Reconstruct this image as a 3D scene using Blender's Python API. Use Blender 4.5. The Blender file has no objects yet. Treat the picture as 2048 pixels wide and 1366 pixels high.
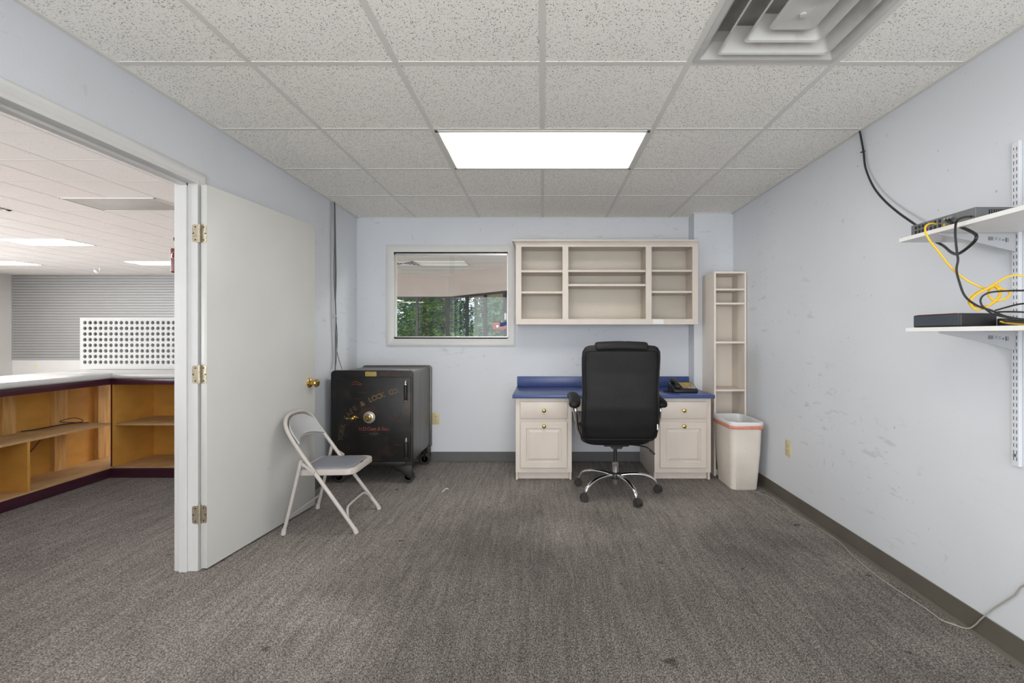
import bpy, bmesh, math, random
from mathutils import Vector, Matrix, noise
random.seed(7)
PI = math.pi
scn = bpy.context.scene
C = scn.collection

# ------------------------------------------------------------------ camera
cam_d = bpy.data.cameras.new('camera'); cam = bpy.data.objects.new('camera', cam_d); C.objects.link(cam)
cam.location = (0, 0, 1.215); cam.rotation_euler = (PI/2, 0, 0)
cam_d.sensor_width = 36; cam_d.lens = 919/2048*36
cam_d.shift_x = -61/2048; cam_d.shift_y = -12/2048
cam_d.clip_start = 0.02; cam_d.clip_end = 200
scn.camera = cam
# ------------------------------------------------------------------ world, exposure, lamp strengths
scn.view_settings.view_transform = 'Standard'; scn.view_settings.look = 'None'
scn.view_settings.gamma = 1; scn.view_settings.use_curve_mapping = False
scn.view_settings.exposure = 0.52
w = bpy.data.worlds.new('overcast_sky'); scn.world = w; w.use_nodes = True
bg = w.node_tree.nodes['Background']; bg.inputs[0].default_value = (.80, .88, 1, 1); bg.inputs[1].default_value = 1.8
OFFICE_LAMP = 9.0
SHOP_LAMP = 30.0
# fill lamps added to brighten both rooms, set in unseen window openings
def window_fill(name, w_, h_, loc, energy, col=(.95, .975, 1)):
    d = bpy.data.lights.new(name, 'AREA'); d.shape = 'RECTANGLE'; d.size = w_; d.size_y = h_; d.energy = energy; d.color = col
    o = bpy.data.objects.new(name, d); C.objects.link(o); o.location = loc; o.rotation_euler = (PI/2, 0, 0); return o
window_fill('office_fill', 3.1, 1.9, (0, -1.42, 1.15), 60, (1, .985, .955))
window_fill('showroom_fill', 4.1, 2.3, (-11.5, -3.12, 1.35), 560)
dl = window_fill('showroom_side_fill', 2.3, 10.5, (-15.12, 3.4, 1.40), 760); dl.rotation_euler = (0, -PI/2, 0)
window_fill('entrance_fill', 3.8, 2.3, (3.9, 4.40, 1.35), 330)

CX, CY, F, CZ = 1085.0, 671.0, 919.0, 1.215
def P(px, py, Y): return Vector(((px-CX)/F*Y, Y, CZ+(CY-py)/F*Y))
def XP(px, py, X):
    Y = X*F/(px-CX); return P(px, py, Y)
def XX(px, Y): return (px-CX)/F*Y
def ZZ(py, Y): return CZ+(CY-py)/F*Y

# ------------------------------------------------------------------ mesh helpers
class MB:
    def __init__(s): s.bm = bmesh.new(); s.mi = 0
    def _merge(s, b, mi=None):
        mi = s.mi if mi is None else mi
        for f in b.faces: f.material_index = mi
        me = bpy.data.meshes.new('t'); b.to_mesh(me); b.free(); s.bm.from_mesh(me); bpy.data.meshes.remove(me)
    def box(s, x0, x1, y0, y1, z0, z1, bev=0, seg=2, mi=None, mat=None):
        b = bmesh.new(); bmesh.ops.create_cube(b, size=1)
        for v in b.verts:
            v.co = Vector((x0+(v.co.x+.5)*(x1-x0), y0+(v.co.y+.5)*(y1-y0), z0+(v.co.z+.5)*(z1-z0)))
        if bev > 0:
            bmesh.ops.bevel(b, geom=b.edges[:]+b.verts[:], offset=bev, segments=seg, profile=.5, affect='EDGES')
        if mat is not None: bmesh.ops.transform(b, matrix=mat, verts=b.verts)
        s._merge(b, mi); return s
    def cyl(s, p0, p1, r0, r1=None, seg=20, mi=None, caps=True):
        r1 = r0 if r1 is None else r1
        p0 = Vector(p0); p1 = Vector(p1); d = p1-p0
        b = bmesh.new(); bmesh.ops.create_cone(b, cap_ends=caps, segments=seg, radius1=r0, radius2=r1, depth=d.length)
        m = Matrix.Translation((p0+p1)/2) @ d.to_track_quat('Z', 'Y').to_matrix().to_4x4()
        bmesh.ops.transform(b, matrix=m, verts=b.verts); s._merge(b, mi); return s
    def sph(s, c, r, sc=(1,1,1), seg=16, mi=None):
        b = bmesh.new(); bmesh.ops.create_uvsphere(b, u_segments=seg, v_segments=seg//2+2, radius=r)
        for v in b.verts: v.co = Vector((c[0]+v.co.x*sc[0], c[1]+v.co.y*sc[1], c[2]+v.co.z*sc[2]))
        s._merge(b, mi); return s
    def prism(s, poly, axis, a0, a1, bev=0, mi=None, seg=2):
        """poly: 2D points; axis 'x': (y,z), 'y': (x,z), 'z': (x,y)"""
        b = bmesh.new()
        def mk(p, a):
            return {'x': (a, p[0], p[1]), 'y': (p[0], a, p[1]), 'z': (p[0], p[1], a)}[axis]
        f0 = [b.verts.new(mk(p, a0)) for p in poly]; f1 = [b.verts.new(mk(p, a1)) for p in poly]
        n = len(poly)
        b.faces.new(f0); b.faces.new(f1[::-1])
        for i in range(n): b.faces.new((f0[i], f1[i], f1[(i+1) % n], f0[(i+1) % n]))
        bmesh.ops.recalc_face_normals(b, faces=b.faces)
        if bev > 0: bmesh.ops.bevel(b, geom=b.edges[:]+b.verts[:], offset=bev, segments=seg, profile=.5, affect='EDGES')
        s._merge(b, mi); return s
    def lathe(s, prof, c, axis=(0,0,1), seg=28, mi=None):
        """prof: (r, h) pairs along the axis"""
        b = bmesh.new(); q = Vector(axis).to_track_quat('Z', 'Y').to_matrix().to_4x4(); rings = []
        for r, h in prof:
            rings.append([b.verts.new((max(r, 1e-5)*math.cos(2*PI*i/seg), max(r, 1e-5)*math.sin(2*PI*i/seg), h)) for i in range(seg)])
        for a, c2 in zip(rings, rings[1:]):
            for i in range(seg): b.faces.new((a[i], a[(i+1) % seg], c2[(i+1) % seg], c2[i]))
        b.faces.new(rings[0][::-1]); b.faces.new(rings[-1])
        bmesh.ops.recalc_face_normals(b, faces=b.faces)
        bmesh.ops.transform(b, matrix=Matrix.Translation(Vector(c)) @ q, verts=b.verts); s._merge(b, mi); return s
    def tube(s, pts, r, seg=8, closed=False, smooth=6, mi=None, flat=None):
        pts = [Vector(p) for p in pts]
        if smooth: pts = crom(pts, smooth, closed)
        b = bmesh.new(); n = len(pts); rings = []
        rr = r if callable(r) else (lambda t: r)
        up = None
        for i, p in enumerate(pts):
            if closed: d = pts[(i+1) % n]-pts[i-1]
            else: d = pts[min(i+1, n-1)]-pts[max(i-1, 0)]
            d = d.normalized() if d.length > 1e-9 else Vector((0, 0, 1))
            if up is None:
                up = Vector((0, 0, 1)) if abs(d.z) < .9 else Vector((1, 0, 0))
            up = (up-d*up.dot(d))
            up = up.normalized() if up.length > 1e-6 else d.orthogonal().normalized()
            side = d.cross(up); R = rr(i/max(1, n-1))
            fa, fb = flat if flat else (1, 1)
            rings.append([b.verts.new(p+side*math.cos(2*PI*k/seg)*R*fa+up*math.sin(2*PI*k/seg)*R*fb) for k in range(seg)])
        for i in range(n if closed else n-1):
            a, c2 = rings[i], rings[(i+1) % n]
            for k in range(seg): b.faces.new((a[k], a[(k+1) % seg], c2[(k+1) % seg], c2[k]))
        if not closed: b.faces.new(rings[0]); b.faces.new(rings[-1])
        bmesh.ops.recalc_face_normals(b, faces=b.faces); s._merge(b, mi); return s
    def loft(s, rings, mi=None, cap=True):
        b = bmesh.new(); R = [[b.verts.new(p) for p in r] for r in rings]; n = len(R[0])
        for a, c2 in zip(R, R[1:]):
            for k in range(n): b.faces.new((a[k], a[(k+1) % n], c2[(k+1) % n], c2[k]))
        if cap: b.faces.new(R[0][::-1]); b.faces.new(R[-1])
        bmesh.ops.recalc_face_normals(b, faces=b.faces); s._merge(b, mi); return s
    def quads(s, vs, fs, mi=None):
        b = bmesh.new(); V = [b.verts.new(v) for v in vs]
        for f in fs: b.faces.new([V[i] for i in f])
        s._merge(b, mi); return s
    def build(s, name, mats, parent=None, smooth=True, angle=35):
        me = bpy.data.meshes.new(name)
        zs = [v.co for v in s.bm.verts]
        if parent is None:
            lo = Vector((min(v.x for v in zs), min(v.y for v in zs), min(v.z for v in zs)))
            hi = Vector((max(v.x for v in zs), max(v.y for v in zs), max(v.z for v in zs)))
            org = Vector(((lo.x+hi.x)/2, (lo.y+hi.y)/2, lo.z)); off = org
        else:
            off = Vector((0, 0, 0)); o = parent
            while o: off = off+o.location; o = o.parent
            org = Vector((0, 0, 0))
        for v in s.bm.verts: v.co -= off
        if smooth:
            for f in s.bm.faces: f.smooth = True
            for e in s.bm.edges:
                if len(e.link_faces) == 2:
                    if e.calc_face_angle(0) > math.radians(angle): e.smooth = False
                else: e.smooth = False
        s.bm.to_mesh(me); s.bm.free()
        for m in (mats if isinstance(mats, (list, tuple)) else [mats]): me.materials.append(m)
        o = bpy.data.objects.new(name, me); C.objects.link(o); o.location = org
        if parent: o.parent = parent
        return o
def crom(pts, k, closed=False):
    out = []; n = len(pts)
    rng = range(n) if closed else range(n-1)
    for i in rng:
        if closed: p0, p1, p2, p3 = pts[i-1], pts[i], pts[(i+1) % n], pts[(i+2) % n]
        else: p0, p1, p2, p3 = pts[max(i-1, 0)], pts[i], pts[i+1], pts[min(i+2, n-1)]
        for j in range(k):
            t = j/k
            out.append(.5*((2*p1)+(p2-p0)*t+(2*p0-5*p1+4*p2-p3)*t*t+(3*p1-p0-3*p2+p3)*t**3))
    if not closed: out.append(pts[-1])
    return out
def thing(name, label, cat, loc, group=None):
    o = bpy.data.objects.new(name, None); C.objects.link(o); o.location = loc; o.empty_display_size = .1
    return tag(o, label, cat, group)
def tag(o, label, cat, group=None, kind=None):
    o['label'] = label; o['category'] = cat
    if group: o['group'] = group
    if kind: o['kind'] = kind
    return o
def struct(o): o['kind'] = 'structure'; return o
def copy_tree(o, parent=None):
    c = o.copy(); C.objects.link(c)
    if parent is not None: c.parent = parent
    for ch in [x for x in bpy.data.objects if x.parent == o]: copy_tree(ch, c)
    return c
def text_mesh(body, size, mat, parent, M, name='lettering', extr=.0006, align='CENTER'):
    cu = bpy.data.curves.new('txt', 'FONT'); cu.body = body; cu.size = size; cu.extrude = extr; cu.align_x = align; cu.offset = size*.022
    ob = bpy.data.objects.new('txt', cu); C.objects.link(ob)
    dg = bpy.context.evaluated_depsgraph_get(); me = bpy.data.meshes.new_from_object(ob.evaluated_get(dg))
    bpy.data.objects.remove(ob); bpy.data.curves.remove(cu)
    me.transform(M); return me
def join_meshes(mes, name, mat, parent):
    b = MB()
    for m in mes: b.bm.from_mesh(m); bpy.data.meshes.remove(m)
    return b.build(name, mat, parent, smooth=False)

# ------------------------------------------------------------------ materials
def mat(name, col, rough=.6, metal=0, spec=.5, var=0, vscale=8, bump=0, bscale=60, stretch=(1,1,1), emit=None, coat=0):
    m = bpy.data.materials.new(name); m.use_nodes = True; nt = m.node_tree; N = nt.nodes; L = nt.links
    p = N['Principled BSDF']; p.inputs['Base Color'].default_value = (*col, 1); p.inputs['Roughness'].default_value = rough
    p.inputs['Metallic'].default_value = metal; p.inputs['Specular IOR Level'].default_value = spec
    if coat: p.inputs['Coat Weight'].default_value = coat; p.inputs['Coat Roughness'].default_value = .15
    tc = N.new('ShaderNodeTexCoord'); mp = N.new('ShaderNodeMapping'); mp.inputs['Scale'].default_value = stretch
    L.new(tc.outputs['Object'], mp.inputs['Vector'])
    n = N.new('ShaderNodeTexNoise'); n.inputs['Scale'].default_value = vscale; n.inputs['Detail'].default_value = 5
    L.new(mp.outputs[0], n.inputs['Vector'])
    r = N.new('ShaderNodeValToRGB'); v = var if var else .02
    r.color_ramp.elements[0].position = .3; r.color_ramp.elements[1].position = .7
    r.color_ramp.elements[0].color = (*[c*(1-v) for c in col], 1); r.color_ramp.elements[1].color = (*[min(1, c*(1+v*.6)) for c in col], 1)
    L.new(n.outputs['Fac'], r.inputs[0]); L.new(r.outputs[0], p.inputs['Base Color'])
    if bump:
        n2 = N.new('ShaderNodeTexNoise'); n2.inputs['Scale'].default_value = bscale; n2.inputs['Detail'].default_value = 3
        L.new(mp.outputs[0], n2.inputs['Vector'])
        b = N.new('ShaderNodeBump'); b.inputs['Strength'].default_value = bump; b.inputs['Distance'].default_value = .004
        L.new(n2.outputs['Fac'], b.inputs['Height']); L.new(b.outputs[0], p.inputs['Normal'])
    if emit: p.inputs['Emission Color'].default_value = (*col, 1); p.inputs['Emission Strength'].default_value = emit
    m['_r'] = r.name; return m
def nd(nt, t, **kw):
    n = nt.nodes.new(t)
    for k, v in kw.items():
        if hasattr(n, k) and not k.startswith('i_'): setattr(n, k, v)
        else: n.inputs[k[2:] if k.startswith('i_') else k].default_value = v
    return n
def overlay(m, mask_fn, dark):
    """mix a wear colour over the base by a mask built from nodes"""
    nt = m.node_tree; p = nt.nodes['Principled BSDF']; src = p.inputs['Base Color'].links[0].from_socket
    mk = mask_fn(nt); mx = nt.nodes.new('ShaderNodeMix'); mx.data_type = 'RGBA'
    nt.links.new(mk, mx.inputs[0]); nt.links.new(src, mx.inputs[6]); mx.inputs[7].default_value = (*dark, 1)
    nt.links.new(mx.outputs[2], p.inputs['Base Color'])
def noise_mask(scale, lo, hi, stretch=(1,1,1), amount=1.0, detail=2, coord='Object', off=(0,0,0), patch=None):
    def fn(nt):
        L = nt.links; tc = nt.nodes.new('ShaderNodeTexCoord'); mp = nt.nodes.new('ShaderNodeMapping')
        mp.inputs['Scale'].default_value = stretch; mp.inputs['Location'].default_value = off; L.new(tc.outputs[coord], mp.inputs[0])
        n = nd(nt, 'ShaderNodeTexNoise', Scale=scale, Detail=detail); L.new(mp.outputs[0], n.inputs['Vector'])
        r = nt.nodes.new('ShaderNodeMapRange'); r.inputs[1].default_value = lo; r.inputs[2].default_value = hi
        r.inputs[3].default_value = 0; r.inputs[4].default_value = amount; L.new(n.outputs['Fac'], r.inputs[0])
        out = r.outputs[0]
        if patch:
            n2 = nd(nt, 'ShaderNodeTexNoise', Scale=patch[0], Detail=1); L.new(tc.outputs[coord], n2.inputs['Vector'])
            r2 = nt.nodes.new('ShaderNodeMapRange'); r2.inputs[1].default_value = patch[1]; r2.inputs[2].default_value = patch[2]
            L.new(n2.outputs['Fac'], r2.inputs[0])
            mu = nt.nodes.new('ShaderNodeMath'); mu.operation = 'MULTIPLY'; L.new(out, mu.inputs[0]); L.new(r2.outputs[0], mu.inputs[1]); out = mu.outputs[0]
        return out
    return fn
M = {}
M['wall'] = mat('pale_blue_paint', (.665, .69, .728), .55, var=.04, vscale=1.2, bump=.12, bscale=90)
overlay(M['wall'], noise_mask(9, .61, .72, (1, 1, 3.2), .30, 3, patch=(1.1, .48, .62)), (.30, .32, .36))
overlay(M['wall'], noise_mask(14, .69, .73, (2.5, 2.5, 1), .30, 2, off=(3, 1, 2), patch=(1.4, .5, .6)), (.30, .32, .34))
overlay(M['wall'], noise_mask(38, .765, .79, (1, 1, 1), .6, 1, patch=(2, .45, .6)), (.20, .17, .12))
M['white'] = mat('white_gloss_paint', (.66, .66, .65), .35, var=.03, vscale=5, bump=.04, bscale=30)
M['door'] = mat('white_door_paint', (.60, .60, .575), .38, var=.03, vscale=3, bump=.05, bscale=40)
overlay(M['door'], noise_mask(9, .71, .75, (1, 1, 4), .4, 2, patch=(1.6, .5, .6)), (.36, .35, .34))
M['shopwall'] = mat('warm_white_paint', (.50, .49, .47), .6, var=.03, vscale=2)
M['slat'] = mat('grey_slat_panel', (.235, .232, .225), .5, var=.03, vscale=2)
M['groove'] = mat('slat_groove_shade', (.09, .088, .085), .6)
M['header'] = mat('pink_beige_paint', (.36, .30, .265), .6, var=.03, vscale=2)
M['base'] = mat('brown_vinyl_base', (.115, .105, .085), .45, var=.12, vscale=4)
M['baseg'] = mat('grey_vinyl_base', (.115, .115, .115), .45, var=.12, vscale=4)
M['grid'] = mat('ceiling_grid_enamel', (.72, .705, .665), .45, var=.02)
M['shopgrid'] = mat('white_grid_enamel', (.80, .77, .75), .45, var=.02)
M['cream'] = mat('cream_cabinet_paint', (.67, .60, .535), .42, var=.05, vscale=6, bump=.05, bscale=50, stretch=(1,1,.3))
overlay(M['cream'], noise_mask(34, .70, .76, (1, 1, 1), .5, 3, patch=(3, .5, .6)), (.25, .2, .16))
M['creamin'] = mat('cream_melamine', (.62, .57, .49), .5, var=.04, vscale=4)
M['book'] = mat('pale_pinkish_melamine', (.76, .69, .615), .45, var=.03, vscale=4)
M['blue'] = mat('blue_laminate', (.055, .088, .245), .30, var=.10, vscale=40, bump=.03, bscale=150)
M['brass'] = mat('polished_brass', (.62, .43, .13), .22, 1, var=.15, vscale=30)
M['chrome'] = mat('chrome', (.72, .72, .73), .12, 1, var=.05, vscale=10)
M['hinge'] = mat('tarnished_hinge_metal', (.50, .44, .33), .42, .7, var=.25, vscale=60)
M['steel'] = mat('brushed_aluminium', (.55, .55, .54), .35, 1, var=.05)
M['leather'] = mat('black_leather', (.008, .008, .009), .56, spec=.32, var=.3, vscale=8, bump=.22, bscale=140)
M['blackplastic'] = mat('black_plastic', (.016, .016, .017), .42, var=.2, vscale=20)
M['rubber'] = mat('dark_rubber', (.03, .028, .026), .6, var=.2, vscale=30)
M['chairmetal'] = mat('beige_powder_coat', (.50, .46, .43), .35, var=.06, vscale=12, bump=.05, bscale=60)
M['vinyl'] = mat('blue_grey_vinyl', (.225, .235, .275), .42, var=.06, vscale=8, bump=.1, bscale=200)
M['vinylback'] = mat('grey_vinyl', (.42, .43, .435), .36, var=.06, vscale=8, bump=.1, bscale=200)
M['safe'] = mat('black_enamel_worn', (.011, .010, .0095), .42, spec=.38, var=.5, vscale=5, bump=.12, bscale=18)
overlay(M['safe'], noise_mask(7, .56, .78, (1, 1, 1), .42, 6), (.10, .05, .028))
overlay(M['safe'], noise_mask(9, .62, .70, (.6, 1, 7), .35, 4, off=(2, 0, 4)), (.09, .055, .03))
overlay(M['safe'], noise_mask(22, .72, .78, (1, 1, 1), .45, 5, off=(5, 2, 1)), (.17, .13, .09))
M['safeside'] = mat('worn_enamel_wall_sheen', (.085, .080, .072), .36, spec=.7, var=.35, vscale=6, bump=.1, bscale=20, stretch=(1, 1, .3))  # paler than the front: reflected wall light painted into the side colour
M['gold'] = mat('faded_gold_lettering', (.16, .085, .028), .5, var=.6, vscale=90)
M['golddim'] = mat('nearly_worn_gold_lettering', (.062, .036, .018), .5, var=.7, vscale=70)
M['redlet'] = mat('faded_red_lettering', (.17, .035, .02), .5, var=.6, vscale=90)
M['reddim'] = mat('nearly_worn_red_lettering', (.075, .02, .018), .5, var=.6, vscale=90)
M['goldplate'] = mat('tarnished_gold_plate', (.42, .31, .10), .4, .6, var=.35, vscale=120)
M['orange'] = mat('ochre_painted_board', (.70, .36, .075), .5, var=.12, vscale=5, stretch=(1, 1, 2))
M['shelfboard'] = mat('dusty_ply_shelf', (.62, .39, .18), .6, var=.22, vscale=7)
M['pine'] = mat('knotty_pine', (.72, .42, .15), .5, var=.30, vscale=6, stretch=(6, 6, .6))
M['burg'] = mat('burgundy_paint', (.065, .017, .032), .28, spec=.6, var=.2, vscale=6, bump=.1, bscale=30)
M['countertop'] = mat('white_counter_laminate', (.60, .592, .575), .22, var=.02, vscale=3)
M['rack'] = mat('white_board_paint', (.55, .545, .525), .5, var=.03, vscale=5)
M['trash'] = mat('off_white_plastic', (.73, .67, .60), .42, var=.07, vscale=6)
overlay(M['trash'], noise_mask(28, .74, .78, (1, 1, 1), .6, 2), (.25, .18, .12))
M['bag'] = mat('white_bin_liner', (.74, .74, .74), .3, var=.04, vscale=20, bump=.4, bscale=30)
M['pull'] = mat('coral_drawstring', (.72, .25, .17), .4, var=.15, vscale=40, bump=.3, bscale=60)
M['outlet'] = mat('almond_plastic', (.62, .53, .30), .4, var=.05)
M['dark'] = mat('dark_recess', (.012, .012, .012), .7)
M['shelfw'] = mat('white_shelf_laminate', (.80, .79, .77), .4, var=.02)
M['bracket'] = mat('grey_bracket_enamel', (.44, .45, .47), .4, var=.03)
M['standard'] = mat('white_standard_enamel', (.66, .68, .72), .35, var=.03)
M['switch'] = mat('grey_metal_case', (.15, .16, .165), .42, .3, var=.05)
M['modem'] = mat('blue_black_plastic', (.045, .055, .07), .32, var=.1)
M['modemd'] = mat('charcoal_plastic', (.02, .02, .023), .45, var=.15)
M['redstripe'] = mat('red_plastic', (.45, .06, .04), .4, var=.05)
M['yellow'] = mat('yellow_cable_jacket', (.80, .50, .02), .4, var=.06)
M['cable'] = mat('black_cable_jacket', (.018, .018, .019), .45, var=.15)
M['greycable'] = mat('grey_cable_jacket', (.10, .10, .11), .5, var=.15)
M['cord'] = mat('beige_phone_cord', (.36, .33, .28), .5, var=.08)
M['keyy'] = mat('yellow_key', (.62, .43, .05), .5, var=.1)
M['keyg'] = mat('pale_key', (.45, .42, .38), .5, var=.1)
M['keyr'] = mat('red_key', (.50, .17, .12), .5, var=.1)
M['bronze'] = mat('dark_bronze_frame', (.020, .018, .017), .35, .4, var=.2)
M['redcase'] = mat('dark_red_leather', (.16, .018, .016), .35, var=.3, vscale=20)
M['paper'] = mat('white_paper', (.75, .75, .74), .6)
M['ink'] = mat('label_ink', (.13, .13, .14), .6)
M['bluedot'] = mat('label_blue', (.07, .20, .42), .5)
M['flagred'] = mat('flag_red', (.50, .045, .04), .6, var=.05)
M['flagblue'] = mat('flag_blue', (.03, .05, .20), .6, var=.05)
M['soffit'] = mat('tan_stucco', (.62, .46, .34), .8, var=.08, vscale=30, bump=.2)
M['ventw'] = mat('vent_enamel', (.56, .555, .53), .45, var=.04, vscale=6)
overlay(M['ventw'], noise_mask(7, .56, .74, (1, 1, 1), .5, 7), (.25, .23, .20))
M['ductin'] = mat('dusty_duct_metal', (.42, .40, .37), .6, var=.2, vscale=8)
M['leafA'] = mat('conifer_needles', (.19, .34, .06), .6, var=.55, vscale=3)
M['leafB'] = mat('broad_leaves', (.13, .27, .13), .5, var=.55, vscale=2.5)
M['leafC'] = mat('yellow_green_leaves', (.24, .36, .10), .5, var=.5, vscale=3)
M['bark'] = mat('brown_bark', (.09, .065, .045), .9, var=.4, vscale=20, stretch=(1,1,.2), bump=.5)
M['grass'] = mat('lawn_green', (.12, .18, .05), .9, var=.4, vscale=6, bump=.5, bscale=30)
M['paving'] = mat('pale_concrete', (.62, .60, .57), .8, var=.06, vscale=3)

# ceiling tile: fissured specks
def tile_mat(name, col, dens, dark, fine=1.0):
    m = mat(name, col, .85, var=.025, vscale=.9); nt = m.node_tree; L = nt.links; p = nt.nodes['Principled BSDF']
    tc = nt.nodes.new('ShaderNodeTexCoord')
    masks = []
    for sc, rad, sq, off in ((120*fine, .25, (1, .50, 1), 0), (120*fine, .24, (.50, 1, 1), 3.1), (210*fine, .28, (1, .8, 1), 7.7)):
        mp = nt.nodes.new('ShaderNodeMapping'); mp.inputs['Scale'].default_value = sq; mp.inputs['Location'].default_value = (off, off, 0)
        mp.inputs['Rotation'].default_value = (0, 0, off*1.3)
        L.new(tc.outputs['Object'], mp.inputs[0])
        vo = nd(nt, 'ShaderNodeTexVoronoi', Scale=sc); L.new(mp.outputs[0], vo.inputs['Vector'])
        lt = nt.nodes.new('ShaderNodeMapRange'); lt.inputs[1].default_value = rad; lt.inputs[2].default_value = rad*.6; lt.inputs[3].default_value = 0; lt.inputs[4].default_value = 1
        L.new(vo.outputs['Distance'], lt.inputs[0])
        sep = nt.nodes.new('ShaderNodeSeparateColor'); L.new(vo.outputs['Color'], sep.inputs[0])
        g = nt.nodes.new('ShaderNodeMapRange'); g.inputs[1].default_value = 1-dens; g.inputs[2].default_value = 1-dens*.4; L.new(sep.outputs[0], g.inputs[0])
        mu = nt.nodes.new('ShaderNodeMath'); mu.operation = 'MULTIPLY'; L.new(lt.outputs[0], mu.inputs[0]); L.new(g.outputs[0], mu.inputs[1]); masks.append(mu.outputs[0])
    a = nt.nodes.new('ShaderNodeMath'); a.operation = 'MAXIMUM'; L.new(masks[0], a.inputs[0]); L.new(masks[1], a.inputs[1])
    b = nt.nodes.new('ShaderNodeMath'); b.operation = 'MAXIMUM'; L.new(a.outputs[0], b.inputs[0]); L.new(masks[2], b.inputs[1])
    mx = nt.nodes.new('ShaderNodeMix'); mx.data_type = 'RGBA'; src = p.inputs['Base Color'].links[0].from_socket
    L.new(b.outputs[0], mx.inputs[0]); L.new(src, mx.inputs[6]); mx.inputs[7].default_value = (*dark, 1); L.new(mx.outputs[2], p.inputs['Base Color'])
    bp = nt.nodes.new('ShaderNodeBump'); bp.inputs['Strength'].default_value = .4; bp.inputs['Distance'].default_value = .002; bp.invert = True
    L.new(b.outputs[0], bp.inputs['Height']); L.new(bp.outputs[0], p.inputs['Normal'])
    return m
M['tile'] = tile_mat('fissured_ceiling_tile', (.95, .925, .87), .95, (.13, .125, .115))
M['shoptile'] = tile_mat('pale_ceiling_tile', (.86, .82, .795), .25, (.45, .43, .41), .8)

# carpet
def carpet():
    m = mat('grey_brown_loop_carpet', (.15, .135, .125), .95, spec=.1, var=.0); nt = m.node_tree; L = nt.links; p = nt.nodes['Principled BSDF']
    tc = nt.nodes.new('ShaderNodeTexCoord')
    mp = nt.nodes.new('ShaderNodeMapping'); mp.inputs['Scale'].default_value = (1, .62, 1); L.new(tc.outputs['Object'], mp.inputs[0])
    n1 = nd(nt, 'ShaderNodeTexNoise', Scale=210, Detail=3, Roughness=.7); L.new(mp.outputs[0], n1.inputs['Vector'])
    r1 = nt.nodes.new('ShaderNodeValToRGB'); e = r1.color_ramp.elements
    e[0].position = .36; e[0].color = (.062, .054, .049, 1); e[1].position = .66; e[1].color = (.37, .338, .315, 1)
    k = r1.color_ramp.elements.new(.50); k.color = (.172, .155, .143, 1)
    L.new(n1.outputs['Fac'], r1.inputs[0])
    # streaks along the room's depth
    mp2 = nt.nodes.new('ShaderNodeMapping'); mp2.inputs['Scale'].default_value = (1, .07, 1); L.new(tc.outputs['Object'], mp2.inputs[0])
    n2 = nd(nt, 'ShaderNodeTexNoise', Scale=55, Detail=3); L.new(mp2.outputs[0], n2.inputs['Vector'])
    # soiling
    n3 = nd(nt, 'ShaderNodeTexNoise', Scale=1.1, Detail=5, Roughness=.62); L.new(tc.outputs['Object'], n3.inputs['Vector'])
    n4 = nd(nt, 'ShaderNodeTexNoise', Scale=13, Detail=2); L.new(tc.outputs['Object'], n4.inputs['Vector'])
    # trodden zone mid-office with a ragged edge; paler surround paints in doorway light
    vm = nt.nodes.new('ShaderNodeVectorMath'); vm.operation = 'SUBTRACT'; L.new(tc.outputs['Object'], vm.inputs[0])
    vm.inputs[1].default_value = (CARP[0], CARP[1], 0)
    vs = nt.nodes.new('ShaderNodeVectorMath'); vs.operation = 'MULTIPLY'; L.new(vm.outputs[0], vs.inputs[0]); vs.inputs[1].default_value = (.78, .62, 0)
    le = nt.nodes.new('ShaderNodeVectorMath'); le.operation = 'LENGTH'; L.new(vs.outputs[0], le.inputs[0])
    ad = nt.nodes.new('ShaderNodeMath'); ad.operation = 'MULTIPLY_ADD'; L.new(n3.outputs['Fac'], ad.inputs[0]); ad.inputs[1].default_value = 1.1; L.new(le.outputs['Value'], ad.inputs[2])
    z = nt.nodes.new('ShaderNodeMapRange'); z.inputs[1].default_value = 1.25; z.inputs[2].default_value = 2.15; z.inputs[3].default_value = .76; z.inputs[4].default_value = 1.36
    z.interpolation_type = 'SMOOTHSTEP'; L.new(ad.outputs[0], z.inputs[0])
    def mr(src, a, b, c, d):
        r = nt.nodes.new('ShaderNodeMapRange'); r.inputs[1].default_value = a; r.inputs[2].default_value = b; r.inputs[3].default_value = c; r.inputs[4].default_value = d
        L.new(src, r.inputs[0]); return r.outputs[0]
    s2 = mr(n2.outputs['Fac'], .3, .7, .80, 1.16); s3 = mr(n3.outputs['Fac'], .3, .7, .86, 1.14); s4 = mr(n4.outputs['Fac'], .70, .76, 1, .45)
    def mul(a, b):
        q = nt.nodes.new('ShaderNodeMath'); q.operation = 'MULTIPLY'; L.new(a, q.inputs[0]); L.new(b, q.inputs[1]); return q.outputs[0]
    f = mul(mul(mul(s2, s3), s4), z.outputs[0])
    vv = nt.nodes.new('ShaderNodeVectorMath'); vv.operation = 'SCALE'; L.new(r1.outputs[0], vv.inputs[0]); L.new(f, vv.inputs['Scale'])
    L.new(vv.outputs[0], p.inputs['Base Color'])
    bp = nt.nodes.new('ShaderNodeBump'); bp.inputs['Strength'].default_value = .7; bp.inputs['Distance'].default_value = .004
    L.new(n1.outputs['Fac'], bp.inputs['Height']); L.new(bp.outputs[0], p.inputs['Normal'])
    return m
FX0, FX1, FY0, FY1 = -15.0, 6.5, -3.0, 13.1
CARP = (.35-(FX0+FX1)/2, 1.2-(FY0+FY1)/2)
M['carpet'] = carpet()

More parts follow.
